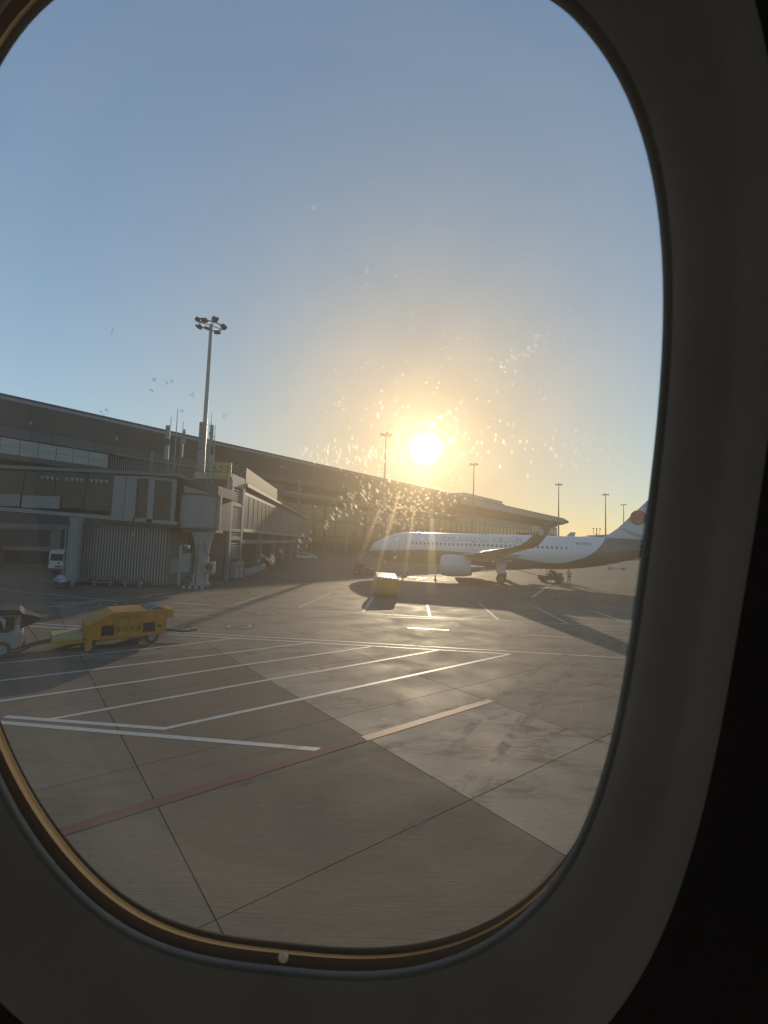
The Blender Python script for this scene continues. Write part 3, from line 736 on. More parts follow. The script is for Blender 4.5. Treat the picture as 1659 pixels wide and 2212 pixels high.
xs = [0, .1, .25, .45, .7, 1.0, 1.4, 1.9, 2.5, 3.2, 4, 4.8, 5.6] + [5.6 + 1.3 * k for k in range(1, 13)] + [22.5 + .75 * k for k in range(0, 20)] + [37.2, 37.5]
rings = []
for x in xs:
    c, h, wd = fsec(x); rings.append([(x, wd * math.cos(2 * math.pi * k / 40), c + h * math.sin(2 * math.pi * k / 40)) for k in range(40)])
fus = MB().loft(rings).build('fuselage', 'livery', plane, smooth=50)
# belly fairing
rings = []
for x, s in ((9.8, .05), (11, .55), (13, .95), (16, 1.0), (19, .95), (21, .6), (22.3, .05)):
    rings.append([(x, 1.75 * (.6 + .4 * s) * math.cos(R(180 + 180 * k / 16)), 2.35 - .1 * (1 - s) + (.30 + .62 * s) * math.sin(R(180 + 180 * k / 16))) for k in range(17)])
MB().loft(rings, closed=True).build('belly_fairing', 'ac_grey', plane, smooth=50)
# cabin windows
wn = None
for k in range(46):
    x = 27.75 - .533 * k
    if x < 6.0: break
    if wn is None:
        pts = []
        for q in range(12):
            a = 2 * math.pi * q / 12; ca, sa = math.cos(a), math.sin(a)
            pts.append(hull(15, 4.45 + .17 * abs(sa) ** .6 * (1 if sa > 0 else -1), .012)); pts[-1] = (.12 * abs(ca) ** .6 * (1 if ca > 0 else -1), pts[-1][1], pts[-1][2])
        wn = MB().poly(pts).build('cabin_window', 'glass', fus); o = wn
    else: o = inst(wn)
    c, h, wd = fsec(x); o.location = (x, 1.975 - wd if x > 22.5 else 0, 0)
def outline(x0, x1, z0, z1, name, wd=.05, m='mid_metal'):
    mb = MB(); pts = []
    zs = [z0 + (z1 - z0) * k / 8 for k in range(9)]
    for z in zs: pts.append((x0, z))
    for z in reversed(zs): pts.append((x1, z))
    def strip(pl, dx, dz):
        for a, b in zip(pl[:-1], pl[1:]):
            mb.poly([hull(a[0], a[1], .012), hull(b[0], b[1], .012), hull(b[0] + dx, b[1] + dz, .012), hull(a[0] + dx, a[1] + dz, .012)])
    strip([(x0, z) for z in zs], wd, 0); strip([(x1 - wd, z) for z in zs], wd, 0)
    strip([(x0 + (x1 - x0) * k / 4, z0) for k in range(5)], 0, wd); strip([(x0 + (x1 - x0) * k / 4, z1 - wd) for k in range(5)], 0, wd)
    return mb.build(name, m, fus)
outline(29.35, 30.35, 3.35, 5.25, 'rear_door', .06, 'mid_metal'); outline(4.7, 5.55, 3.35, 5.3, 'front_door', .05, 'mid_metal')
outline(14.2, 14.75, 3.75, 4.85, 'emergency_exit', .04); outline(15.05, 15.6, 3.75, 4.85, 'emergency_exit', .04)
text_obj('lettering', 'CHONGQING AIRLINES', .98, 'ink_grey', fus, lambda u, v: hull(15.2 + u * .90, 5.12 + v * .78, .015), spacing=1.06)
text_obj('registration', 'B-305Q', .50, 'ink', fus, lambda u, v: hull(27.0 + u, 5.02 + v * .85, .015), spacing=1.08)
# wings
def foil(le, chord, y, z, th, n=9):
    up_, lo2 = [], []
    for k in range(n):
        c = (1 - math.cos(math.pi * k / (n - 1))) / 2
        t = th * 2.9 * (0.2969 * math.sqrt(c) - .126 * c - .3516 * c * c + .2843 * c ** 3 - .1036 * c ** 4)
        up_.append((le + chord * c, y, z + t * 1.15)); lo2.append((le + chord * c, y, z - t * .85))
    return up_ + lo2[::-1][1:-1]
def wing(sg):
    secs = [foil(11.0, 7.6, sg * 1.2, 2.62, .95), foil(13.6, 4.3, sg * 6.4, 3.22, .50), foil(16.2, 2.9, sg * 11.5, 3.78, .30), foil(19.0, 1.65, sg * 16.6, 4.34, .16)]
    wo = MB().loft(secs).build('wing', 'ac_wing', plane, smooth=40)
    slt = [foil(19.0, 1.65, sg * 16.6, 4.34, .16), foil(19.5, 1.5, sg * 17.1, 4.55, .14), foil(20.1, 1.3, sg * 17.42, 5.0, .11), foil(20.9, 1.0, sg * 17.6, 5.8, .08), foil(21.7, .55, sg * 17.75, 6.75, .05)]
    for q, s_ in enumerate(slt):
        if q < 2: continue
        th = (.11, .08, .05)[q - 2]
        zc = (5.0, 5.8, 6.75)[q - 2]; yc = (17.42, 17.6, 17.75)[q - 2] * sg
        slt[q] = [(a[0], yc - (a[2] - zc) * sg, zc + (a[2] - zc) * .25) for a in s_]
    sl = MB().loft(slt).build('sharklet', 'ac_grey', wo, smooth=50)
    for s2 in (-1, 1):
        disc = MB().poly([(21.2 + .26 * math.cos(2 * math.pi * k / 18), sg * 17.61 + s2 * .085, 5.72 + .30 * math.sin(2 * math.pi * k / 18)) for k in range(18)]).build('emblem', 'ac_smile', wo)
    le = [(11.0 + .03, 1.2, 2.66), (13.62, 6.4, 3.25), (16.2, 11.5, 3.8), (18.98, 16.6, 4.355), (19.45, 17.05, 4.56)]
    MB().pipe([(a, sg * b, c) for a, b, c in le], [.09, .07, .05, .035, .03], 8).build('leading_edge', 'ac_metal', wo, smooth=60)
    for yy, x0, zz, ln in ((5.0, 16.4, 2.72, 2.6), (8.4, 16.2, 3.12, 2.6), (12.2, 17.6, 3.52, 2.2)):
        MB().pipe([(x0, sg * yy, zz), (x0 + ln * .3, sg * yy, zz - .16), (x0 + ln * .7, sg * yy, zz - .12), (x0 + ln, sg * yy, zz + .05)], [.03, .2, .17, .03], 10).build('flap_fairing', 'ac_wing', wo, smooth=60)
    return wo
wing(-1); wing(1)
def engine(sg):
    y0, z0 = sg * 5.75, 1.95
    prof = [(10.95, 1.02), (10.85, 1.10), (10.95, 1.19), (11.4, 1.27), (12.4, 1.30), (13.5, 1.22), (14.35, 1.08), (14.4, 1.03), (13.2, .98)]
    inner = [(13.2, .98), (12.0, .98), (11.3, .97), (10.95, 1.02)]
    def rg(x, r): return [(x, y0 + r * math.cos(2 * math.pi * k / 32), z0 + r * math.sin(2 * math.pi * k / 32)) for k in range(32)]
    nc = MB().loft([rg(*p) for p in prof], cap=False).build('engine_nacelle', 'ac_white', plane, smooth=50)
    MB().loft([rg(*p) for p in inner], cap=False).build('inlet_duct', 'mid_metal', nc, smooth=50)
    MB().loft([rg(11.9, .97), rg(11.95, .3), rg(11.4, .02)], cap=False).build('fan', 'darkgrey', nc, smooth=30)
    MB().loft([rg(13.15, .96), rg(13.2, .74), rg(14.6, .68), rg(15.3, .5), rg(15.32, .42), rg(15.9, .06)], cap=True).build('core_nozzle', 'ac_metal', nc, smooth=40)
    MB().loft([[(11.9, y0 - .22, 3.15), (11.9, y0 + .22, 3.15), (11.9, y0 + .12, 3.05), (11.9, y0 - .12, 3.05)],
               [(13.6, y0 - .24, 3.42), (13.6, y0 + .24, 3.42), (13.6, y0 + .2, 2.9), (13.6, y0 - .2, 2.9)],
               [(15.6, y0 - .2, 3.25), (15.6, y0 + .2, 3.25), (15.6, y0 + .15, 2.5), (15.6, y0 - .15, 2.5)],
               [(17.2, y0 - .06, 3.05), (17.2, y0 + .06, 3.05), (17.2, y0 + .05, 2.9), (17.2, y0 - .05, 2.9)]]).build('pylon', 'ac_wing', nc, smooth=40)
engine(-1); engine(1)
def wheel(x, y, r, wd, par, name='wheel'):
    t_ = MB().loft([[(x + rr * math.cos(2 * math.pi * k / 24), y + yy, r + rr * math.sin(2 * math.pi * k / 24)) for k in range(24)] for rr, yy in ((r * .62, -wd * .5), (r * .92, -wd * .5), (r, -wd * .3), (r, wd * .3), (r * .92, wd * .5), (r * .62, wd * .5))]).build(name, 'rubber', par, smooth=35)
    MB().loft([[(x + rr * math.cos(2 * math.pi * k / 16), y + yy, r + rr * math.sin(2 * math.pi * k / 16)) for k in range(16)] for rr, yy in ((r * .2, -wd * .56), (r * .55, -wd * .53), (r * .55, wd * .53), (r * .2, wd * .56))]).build('rim', 'mid_metal', t_, smooth=35)
    return t_
for sg_ in (-1, 1):
    lg = MB().pipe([(17.7, sg_ * 3.8, .58), (17.7, sg_ * 3.75, 1.6), (17.65, sg_ * 3.6, 2.7)], [.13, .17, .2], 12).build('landing_gear_leg', 'light_metal', plane, smooth=60)
    MB().bar((17.75, sg_ * 3.75, 1.5), (17.0, sg_ * 2.2, 2.3), .12).build('drag_strut', 'light_metal', lg)
    MB().hexa([(17.15, sg_ * 4.05, 1.2), (18.15, sg_ * 4.05, 1.2), (18.15, sg_ * 4.1, 1.2), (17.15, sg_ * 4.1, 1.2)], [(17.1, sg_ * 4.0, 2.6), (18.3, sg_ * 4.0, 2.6), (18.3, sg_ * 4.05, 2.6), (17.1, sg_ * 4.05, 2.6)]).build('gear_door', 'ac_white', lg)
    for dy in (-.46, .46): wheel(17.7, sg_ * 3.8 + dy, .585, .42, plane)
MB().pipe([(5.07, 0, .4), (5.1, 0, 1.9)], [.09, .11], 10).build('landing_gear_leg', 'light_metal', plane, smooth=60)
for dy in (-.25, .25): wheel(5.07, dy, .39, .22, plane)
# fin, rudder line, stabilisers, emblem
def fin_sec(le, te, z, th):
    n = 7; a = []; b = []
    for k in range(n):
        c = k / (n - 1); t = th * (math.sin(math.pi * min(1, c * 1.15) ** .7) if c < .87 else (1 - c) / .13 * .35)
        a.append((le + (te - le) * c, t, z)); b.append((le + (te - le) * c, -t, z))
    return a + b[::-1][1:-1]
fin = MB().loft([fin_sec(28.6, 36.4, 5.55, .22), fin_sec(29.9, 36.45, 6.15, .24), fin_sec(31.0, 36.7, 7.0, .23), fin_sec(35.5, 37.6, 11.75, .12)]).build('tail_fin', 'ac_white', plane, smooth=40)
def fy(x, z):
    return -.275 + (z - 6) * .016
MB().poly([(33.15 + .88 * math.cos(2 * math.pi * k / 32), -.262, 8.3 + .88 * math.sin(2 * math.pi * k / 32)) for k in range(32)]).build('red_disc', 'ac_red', fin)
MB().pipe([(33.15 + .5 * math.cos(a), -.272, 8.3 + .5 * math.sin(a)) for a in [R(200) + R(18) * k for k in range(12)]], [.01, .03, .05, .06, .06, .06, .055, .05, .04, .03, .02, .01], 5).build('swirl', 'ac_smile', fin)
sm_t, sm_b = [], []
for k in range(15):
    f = k / 14; x = 31.3 + 4.6 * f
    sm_t.append((x, -.268, 7.25 - 1.05 * math.sin(math.pi * (.06 + f * .6)) + .0)); sm_b.append((x, -.268, 7.25 - 1.05 * math.sin(math.pi * (.06 + f * .6)) - .42 * math.sin(math.pi * f) ** .7))
mb = MB(); mb.loft([sm_t, sm_b], cap=False, closed=False); mb.build('smile_stripe', 'ac_smile', fin)
for sg_ in (-1, 1):
    MB().loft([foil(32.6, 3.7, sg_ * .7, 4.95, .30), foil(35.4, 1.45, sg_ * 6.2, 5.45, .12)]).build('tailplane', 'ac_wing', plane, smooth=40)
MB().prism([(15.0, -.03, 5.86), (15.75, -.03, 5.86), (15.75, -.03, 6.28), (15.6, -.03, 6.28)], (0, .06, 0)).build('blade_antenna', 'green', plane)
MB().prism([(22.0, -.03, 5.86), (22.5, -.03, 5.86), (22.6, -.03, 6.25), (22.4, -.03, 6.25)], (0, .06, 0)).build('blade_antenna', 'ac_white', plane)
far = copy_tree(plane)
far.location = (48.5, 204, 0); far['label'] = 'far airliner, only its tail fin showing over the back of the parked airliner'
plane['group'] = far['group'] = 'airliners parked at the stands'

# yellow loading cart, its tow hoses and the wrapped tractor before it
CA = math.atan2(.625, .78)
ct = thing('loading_cart', 'yellow sloping fronted loading cart with dark window flaps, nearest the aircraft window', 'cart', (-10.9, 16.6, 0), CA)
prof = [(0, .36), (2.72, .36), (2.72, 1.33), (.84, 1.34), (.0, .88)]
MB().prism([(x, 0, z) for x, z in [(0, .36), (2.0, .36), (2.0, 1.335), (.84, 1.34), (0, .88)]], (0, 1.75, 0)).build('body', 'yellow', ct, bevel=.012)
MB().box(2.0, 2.75, 0, .05, .36, 1.335).build('side_panel', 'yellow', ct); MB().box(2.0, 2.75, 1.7, 1.75, .36, 1.335).build('side_panel', 'yellow', ct)
MB().box(2.70, 2.75, .05, 1.7, .36, 1.30).build('end_panel', 'yellow', ct); MB().box(2.0, 2.70, .05, 1.7, .36, .75).build('bin_floor', 'darkgrey', ct)
MB().hexa([(2.751, -.03, .98), (2.98, -.03, .98), (2.98, 1.78, .98), (2.751, 1.78, .98)], [(2.751, -.03, 1.34), (2.98, -.03, 1.34), (2.98, 1.78, 1.34), (2.751, 1.78, 1.34)]).build('rear_hopper', 'yellow', ct, bevel=.01)
for k in range(3):
    MB().box(2.78 + k * .06, 2.80 + k * .06, -.036, -.031, 1.08 + (k % 2) * .1, 1.12 + (k % 2) * .1).build('hopper_slot', 'dark', ct)
for y in (.25, .75, 1.25): MB().pipe([(2.05, y, 1.25), (2.4, y + .15, 1.42), (2.65, y + .05, 1.36)], .06, 8).build('roller', 'galv', ct, smooth=50)
MB().box(-.98, -.01, .06, 1.7, .40, .52).build('front_deck', 'pale_yellow', ct, bevel=.012)
MB().box(-1.0, -.02, .02, 1.72, .30, .40).build('deck_frame', 'yellow', ct)
for x in (.02, .46, .92, 1.40, 1.86, 2.36, 2.68): MB().box(x - .022, x + .022, -.035, -.001, .36, 1.33 if x > .8 else .9 + x * .5).build('rib', 'yellow', ct)
MB().box(.03, 2.66, -.028, -.001, .90, .935).build('side_rail', 'yellow', ct); MB().box(.85, 2.72, -.045, -.001, 1.29, 1.335).build('top_rail', 'yellow', ct)
MB().box(0, 2.72, -.04, -.001, .36, .41).build('bottom_rail', 'yellow', ct)
for a, b in ((.49, .89), (1.89, 2.31)): MB().box(a, b, -.05, -.036, .50, .86).build('window_flap', 'tarp', ct)
MB().box(2.42, 2.56, -.03, -.002, .66, .74).build('plate', 'tarp', ct)
text_obj('lettering', '服地庆重', .24, 'ink_brown', ct, lambda u, v: (1.385 + u * .92, -.006, .66 + v), spacing=1.12)
text_obj('lettering', '2-781BL 7524X', .125, 'ink_brown', ct, lambda u, v: (1.39 + u, -.006, 1.12 + v * 1.5))
MB().box(.0, .2, -.14, -.05, .02, .40).build('stand_plate', 'yellow', ct)
for x in (.1, 2.25):
    for y in (.12, 1.62): wheel(x, y, .25, .16, ct)
MB().box(-.1, 2.6, .3, 1.45, .22, .36).build('chassis', 'pale_yellow', ct)
MB().pipe([(2.72, .6, .34), (3.2, .6, .33), (3.5, .5, .26), (4.1, .45, .3)], .035, 8).build('tow_bar', 'rubber', ct)
MB().pipe([(2.72, 1.1, .34), (3.2, 1.0, .30), (3.6, .5, .26)], .03, 8).build('tow_bar', 'rubber', ct)
MB().pipe([(3.75 + .12 * math.cos(a), .5, .38 + .1 * math.sin(a)) for a in [math.pi * k / 8 for k in range(9)]], .02, 6).build('tow_ring', 'rubber', ct)
MB().pipe([(-1.0, .8, .36), (-1.45, .7, .33), (-1.9, .5, .22), (-2.35, .5, .22)], .045, 8).build('tow_bar', 'rubber', ct)
MB().pipe([(-1.0, .5, .36), (-1.5, .45, .30), (-1.9, .25, .14), (-2.35, .2, .16)], .045, 8).build('tow_bar', 'rubber', ct)
MB().tube((-1.35, .6, .4), (-1.75, .62, 1.05), .018).build('release_lever', 'rubber', ct)

tr = thing('tow_tractor', 'grey tow tractor with its cab wrapped in plastic at the left edge of the window', 'tractor', (-10.6, 16.85, 0), CA)
MB().prism([(-4.9, .05, .3), (-2.35, .05, .3), (-2.2, .05, .45), (-2.2, .05, .86), (-3.9, .05, .9), (-4.9, .05, .8)], (0, 1.5, 0)).build('body', 'mid_metal', tr, bevel=.04)
MB().box(-2.2, -2.12, .2, 1.4, .35, .5).build('bumper', 'rubber', tr)
for x in (-3.9, -3.05, -2.45):
    for y in (.12, 1.42): MB().bar((x, y, .86), (x + .12, y, 1.5), .06).build('cab_post', 'mid_metal', tr)
MB().prism([(-3.95, .04, 1.48), (-2.2, .04, 1.44), (-2.35, .04, 1.62), (-3.7, .04, 1.7)], (0, 1.52, 0)).build('roof', 'tarp', tr, bevel=.03)
MB().box(-3.85, -3.1, .1, .12, .92, 1.44).build('side_curtain', 'tarp', tr); MB().box(-3.0, -2.45, .1, .12, .92, 1.4).build('side_curtain', 'tarp', tr); MB().pipe([(-3.0, .02, 1.5), (-2.75, 0, 1.3), (-2.7, .02, 1.0)], [.05, .07, .03], 8).build('plastic_fold', 'plastic_wrap', tr, smooth=50)
MB().hexa([(-2.3, .1, .95), (-1.75, .5, 1.15), (-1.75, 1.2, 1.15), (-2.3, 1.45, .95)], [(-2.3, .1, 1.5), (-1.72, .55, 1.24), (-1.72, 1.15, 1.24), (-2.3, 1.45, 1.5)]).build('rear_cover', 'tarp', tr)
MB().box(-3.4, -2.7, .4, 1.1, .86, 1.2).build('seat', 'dark', tr)
for x in (-4.35, -2.75):
    for y in (.14, 1.46): wheel(x, y, .3, .2, tr)

yc = thing('service_cart', 'yellow box cart with a pale sheeted top, alone on the apron below the sun', 'cart', (.42, 35.6, 0), R(4))
MB().box(-.95, .95, 0, 2.6, .62, 1.42).build('body', 'yellow', yc, bevel=.03)
MB().hexa([(-.93, .02, 1.42), (.93, .02, 1.42), (.93, 2.58, 1.5), (-.93, 2.58, 1.5)], [(-.80, .12, 1.60), (.85, .12, 1.5), (.85, 2.5, 1.74), (-.8, 2.5, 1.84)]).build('sheet_cover', 'plastic_wrap', yc, bevel=.04)
MB().box(-1.02, 1.02, -.22, 2.6, .48, .60).build('deck', 'pale_yellow', yc, bevel=.02)
MB().box(-.85, .85, 0, 2.5, .26, .48).build('chassis', 'yellow', yc)
for x in (-.95, -.3, .3, .95): MB().box(x - .03, x + .03, -.03, -.001, .62, 1.42).build('rib', 'yellow', yc)
for x in (-.72, .72):
    for y in (.3, 2.2):
        t_ = wheel(0, 0, .24, .18, yc); t_.location = (x, y, 0); t_.rotation_euler.z = math.pi / 2
MB().tube((0, -.1, .4), (-.1, -1.2, .2), .035).build('tow_bar', 'rubber', yc)

# white van, wrapped bundle, dollies below the bridge
vn = thing('white_van', 'white van seen from behind beside the left bridge column', 'van', (-33.0, 45.2, 0), R(4))
MB().prism([(-1.0, 0, .45), (1.0, 0, .45), (1.02, 0, 1.3), (.93, 0, 2.35), (.8, 0, 2.5), (-.8, 0, 2.5), (-.93, 0, 2.35), (-1.02, 0, 1.3)], (0, 4.8, 0)).build('body', 'white', vn, bevel=.05)
MB().prism([(-.85, -.02, 1.42), (.85, -.02, 1.42), (.8, -.02, 2.12), (-.8, -.02, 2.12)], (0, .03, 0)).build('rear_window', 'glass', vn)
MB().box(-1.02, 1.02, -.12, .1, .42, .66).build('bumper', 'darkgrey', vn, bevel=.03)
for sx in (-1, 1):
    MB().box(sx * .98 - .06, sx * .98 + .06, -.03, .1, .95, 1.35).build('tail_light', 'red_dark', vn)
    for k in range(3): MB().prism([(sx * 1.01, .5 + k * 1.4, 1.45), (sx * .935, .5 + k * 1.4, 2.15), (sx * .935, 1.7 + k * 1.4, 2.15), (sx * 1.01, 1.7 + k * 1.4, 1.45)], (sx * .02, 0, 0)).build('side_window', 'glass', vn)
    for y in (1.0, 3.8):
        t_ = wheel(0, 0, .34, .22, vn); t_.location = (sx * .88, y, 0); t_.rotation_euler.z = math.pi / 2
MB().box(-.35, .35, -.025, .0, .75, .9).build('number_plate', 'tarp', vn); MB().box(-.05, .05, -.05, 0, 1.1, 1.3).build('handle', 'dark', vn)
MB().box(-.95, .95, .1, 4.6, 2.5, 2.56).build('roof_rail', 'light_metal', vn)

bd = thing('wrapped_bundle', 'dark bundle under crumpled clear plastic at the foot of the left bridge column', 'bundle', (-24.9, 34.6, 0))
MB().box(-.45, .45, -.3, .35, .05, .55).build('base', 'dark', bd, bevel=.03)
mb = MB(); rr_ = []
for z, r in ((.5, .52), (.7, .56), (.85, .46), (.98, .26), (1.02, .05)):
    rr_.append([(r * math.cos(2 * math.pi * k / 14) * (1 + .18 * rnd.uniform(-1, 1)), r * .8 * math.sin(2 * math.pi * k / 14) * (1 + .18 * rnd.uniform(-1, 1)), z + rnd.uniform(-.05, .05)) for k in range(14)])
mb.loft(rr_).build('plastic_cover', 'plastic_wrap', bd, smooth=25)
def dolly(x, y, rz, label, L_=1.7, group='dark dollies parked along the slatted wall'):
    t = thing('baggage_dolly', label, 'dolly', (x, y, 0), rz, group)
    MB().box(-L_ / 2, L_ / 2, -.5, .5, .30, .42).build('deck', 'darkgrey', t, bevel=.01)
    for sx in (-1, 1):
        MB().pipe([(sx * L_ * .36 + .35 * math.cos(a), -.5, .42 + .38 * math.sin(a)) for a in [math.pi * k / 8 for k in range(9)]], .03, 6).build('hoop', 'rubber', t)
        for y_ in (-.42, .42): wheel(sx * L_ * .36, y_, .16, .1, t)
        MB().box(sx * L_ * .4 - .12, sx * L_ * .4 + .12, -.53, -.5, .33, .40).build('reflector', 'light_metal', t)
    MB().tube((L_ / 2, 0, .36), (L_ / 2 + .7, 0, .2), .03).build('tow_bar', 'rubber', t)
    return t
dolly(-22.9, 36.9, R(3), 'left dark dolly by the slatted wall, next to the round column')
dolly(-20.4, 36.9, R(-2), 'right dark dolly by the slatted wall')
dd = dolly(53.5, 101, R(-14), 'long low dolly standing alone beyond the airliner tail', 4.0, 'dollies on the far apron')
del dd['group']

# car under the walkway
sv = thing('white_car', 'white estate car parked under the glazed walkway', 'car', (-16.6, 97, 0), R(8))
MB().prism([(-2.2, 0, .4), (2.25, 0, .4), (2.3, 0, .75), (2.1, 0, .95), (1.2, 0, 1.0), (.55, 0, 1.52), (-1.7, 0, 1.55), (-2.2, 0, 1.05)], (0, 1.75, 0)).build('body', 'white', sv, bevel=.05)
for a, b, c, d in ((-1.75, -.75, -1.55, -.75), (-.65, .3, -.65, .3), (.4, 1.05, .4, .6)):
    MB().prism([(a, -.012, 1.02), (b, -.012, 1.02), (d, -.012, 1.42), (c, -.012, 1.42)], (0, .02, 0)).build('side_window', 'glass', sv)
for x in (-1.4, 1.4):
    for y in (.1, 1.65): wheel(x, y, .33, .2, sv)
MB().box(2.2, 2.32, .1, .4, .65, .8).build('headlight', 'light_metal', sv); MB().box(-2.22, -2.1, .05, .3, .75, .95).build('tail_light', 'red_dark', sv)

# ground equipment round the airliner
tg = thing('tow_tug', 'dark red pushback tug near the airliner nose in the glare', 'tug', (-2.5, 58.4, 0), R(-10))
MB().prism([(-1.4, 0, .3), (1.3, 0, .3), (1.3, 0, .85), (.2, 0, .95), (-1.4, 0, .9)], (0, 1.7, 0)).build('body', 'red_dark', tg, bevel=.05)
MB().prism([(-1.2, .15, .9), (-.1, .15, .9), (-.3, .15, 1.55), (-1.1, .15, 1.55)], (0, 1.4, 0)).build('cab', 'glass', tg)
MB().box(-1.2, -.2, .1, 1.6, 1.55, 1.62).build('cab_roof', 'red_dark', tg, bevel=.02)
for x in (-.9, .85):
    for y in (.1, 1.6): wheel(x, y, .36, .25, tg)
ld = thing('baggage_tractor', 'open baggage tractor parked under the rear fuselage of the airliner', 'baggage tractor', (22.0, 56.6, 0), R(-4))
MB().prism([(-1.6, 0, .28), (1.2, 0, .28), (1.25, 0, .75), (.3, 0, .8), (-.5, 0, .78), (-1.6, 0, .88)], (0, 1.5, 0)).build('body', 'darkgrey', ld, bevel=.04)
MB().box(.3, 1.1, .1, 1.4, .8, 1.25).build('equipment_box', 'mid_metal', ld, bevel=.03)
MB().box(-.4, .2, .3, 1.2, .78, .95).build('seat', 'dark', ld); MB().box(.15, .25, .3, 1.2, .95, 1.45).build('backrest', 'dark', ld)
for x, y in ((-.55, .1), (-.55, 1.4), (.28, .1), (.28, 1.4)): MB().tube((x, y, .78), (x, y, 1.9), .03).build('roof_post', 'mid_metal', ld)
MB().box(-.7, .4, .02, 1.48, 1.9, 1.97).build('roof', 'light_metal', ld, bevel=.02)
MB().tube((-.9, .6, .85), (-.6, .6, 1.15), .03).build('steering_column', 'dark', ld)
for x in (-1.1, .75):
    for y in (.1, 1.4): wheel(x, y, .32, .22, ld)
for k in range(5): MB().box(1.262, 1.275, .15 + k * .26, .28 + k * .26, .35, .72).build('hazard_stripe', 'light_metal' if k % 2 else 'dark', ld)

def person(name_label, loc, rz, pose, shirt, vest):
    """one continuous body grown on a jointed skeleton"""
    t = thing('person', name_label, 'person', loc, rz)
    if pose == 'stand':
        J = {'pelvis': (0, 0, .93), 'waist': (0, 0, 1.08), 'chest': (0, -.01, 1.32), 'neck': (0, 0, 1.48), 'head': (0, .03, 1.58), 'top': (0, .02, 1.72),
             'hl': (-.10, 0, .90), 'kl': (-.11, .02, .50), 'al': (-.12, -.02, .09), 'tl': (-.13, .16, .04), 'hr': (.10, 0, .90), 'kr': (.13, .05, .50), 'ar': (.16, -.04, .09), 'tr': (.18, .14, .04),
             'sl': (-.19, 0, 1.40), 'el': (-.26, .02, 1.12), 'wl': (-.24, .18, .92), 'sr': (.19, 0, 1.40), 'er': (.27, .02, 1.12), 'wr': (.22, .22, 1.0)}
    else:
        J = {'pelvis': (0, 0, .12), 'waist': (0, -.01, .26), 'chest': (0, .02, .50), 'neck': (0, .04, .66), 'head': (0, .07, .76), 'top': (0, .06, .90),
             'hl': (-.10, .04, .10), 'kl': (-.12, .44, .12), 'al': (-.12, .46, -.30), 'tl': (-.12, .62, -.34), 'hr': (.10, .04, .10), 'kr': (.12, .44, .12), 'ar': (.12, .46, -.30), 'tr': (.12, .62, -.34),
             'sl': (-.19, .03, .58), 'el': (-.24, .16, .34), 'wl': (-.14, .40, .38), 'sr': (.19, .03, .58), 'er': (.24, .16, .34), 'wr': (.14, .40, .38)}
    rad = {'pelvis': .15, 'waist': .13, 'chest': .16, 'neck': .06, 'head': .095, 'top': .06, 'hl': .09, 'hr': .09, 'kl': .065, 'kr': .065, 'al': .045, 'ar': .045, 'tl': .04, 'tr': .04, 'sl': .07, 'sr': .07, 'el': .05, 'er': .05, 'wl': .035, 'wr': .035}
    E_ = [('pelvis', 'waist'), ('waist', 'chest'), ('chest', 'neck'), ('neck', 'head'), ('head', 'top'), ('pelvis', 'hl'), ('hl', 'kl'), ('kl', 'al'), ('al', 'tl'), ('pelvis', 'hr'), ('hr', 'kr'), ('kr', 'ar'), ('ar', 'tr'),
          ('chest', 'sl'), ('sl', 'el'), ('el', 'wl'), ('chest', 'sr'), ('sr', 'er'), ('er', 'wr')]
    idx = {k: i for i, k in enumerate(J)}
    vs = [J[k] for k in J]; es = [(idx[a], idx[b]) for a, b in E_]; rads = [rad[k] for k in J]
    for s_, wk_ in ((-1, 'wl'), (1, 'wr')):             # palm, four fingers and a thumb
        wv = Vector(J[wk_]); ev = Vector(J['el' if s_ < 0 else 'er']); d = (wv - ev).normalized()
        pm = wv + d * .07; vs.append(tuple(pm)); rads.append(.034); pi_ = len(vs) - 1; es.append((idx[wk_], pi_))
        sd = d.cross(Vector((0, 0, 1))).normalized()
        for f in range(4):
            tip = pm + d * (.075 - abs(f - 1.4) * .012) + sd * (f - 1.5) * .022 + Vector((0, 0, -.02)); vs.append(tuple(tip)); rads.append(.009); es.append((pi_, len(vs) - 1))
        vs.append(tuple(wv + d * .06 - sd * s_ * .055)); rads.append(.011); es.append((idx[wk_], len(vs) - 1))
    me = bpy.data.meshes.new('body'); me.from_pydata(vs, es, [])
    o = bpy.data.objects.new('body', me); COL.objects.link(o)
    sk = o.modifiers.new('skin', 'SKIN')
    for i, r in enumerate(rads):
        sv_ = me.skin_vertices[0].data[i]; sv_.radius = (r, r); sv_.use_root = (i == 0)
    ss = o.modifiers.new('sub', 'SUBSURF'); ss.levels = 1; ss.render_levels = 1
    dg = bpy.context.evaluated_depsgraph_get(); dg.update()
    m2 = bpy.data.meshes.new_from_object(o.evaluated_get(dg)); bpy.data.objects.remove(o)
    m2.name = 'body'; m2.materials.clear()
    for q in (shirt, 'skin', 'cloth_dark', vest): m2.materials.append(M[q])
    hz = J['neck'][2] - .01; wz = J['waist'][2] - .04
    for p in m2.polygons:
        c = p.center
        if c.z > hz: p.material_index = 1
        elif (c - Vector(J['wl'])).length < .14 or (c - Vector(J['wr'])).length < .14: p.material_index = 1
        elif c.z < wz: p.material_index = 2
        elif abs(c.x) < .17: p.material_index = 3
        p.use_smooth = True
    b = bpy.data.objects.new('body', m2); COL.objects.link(b); b.parent = t
    h = Vector(J['head'])
    hr = []
    for z, r in ((.0, .105), (.06, .112), (.11, .09), (.15, .04)):
        hr.append([(h.x + r * math.cos(2 * math.pi * k / 12), h.y - .025 + r * math.sin(2 * math.pi * k / 12), h.z + .03 + z) for k in range(12)])
    MB().loft(hr).build('hair', 'dark', t, smooth=60)
    fc_ = MB()
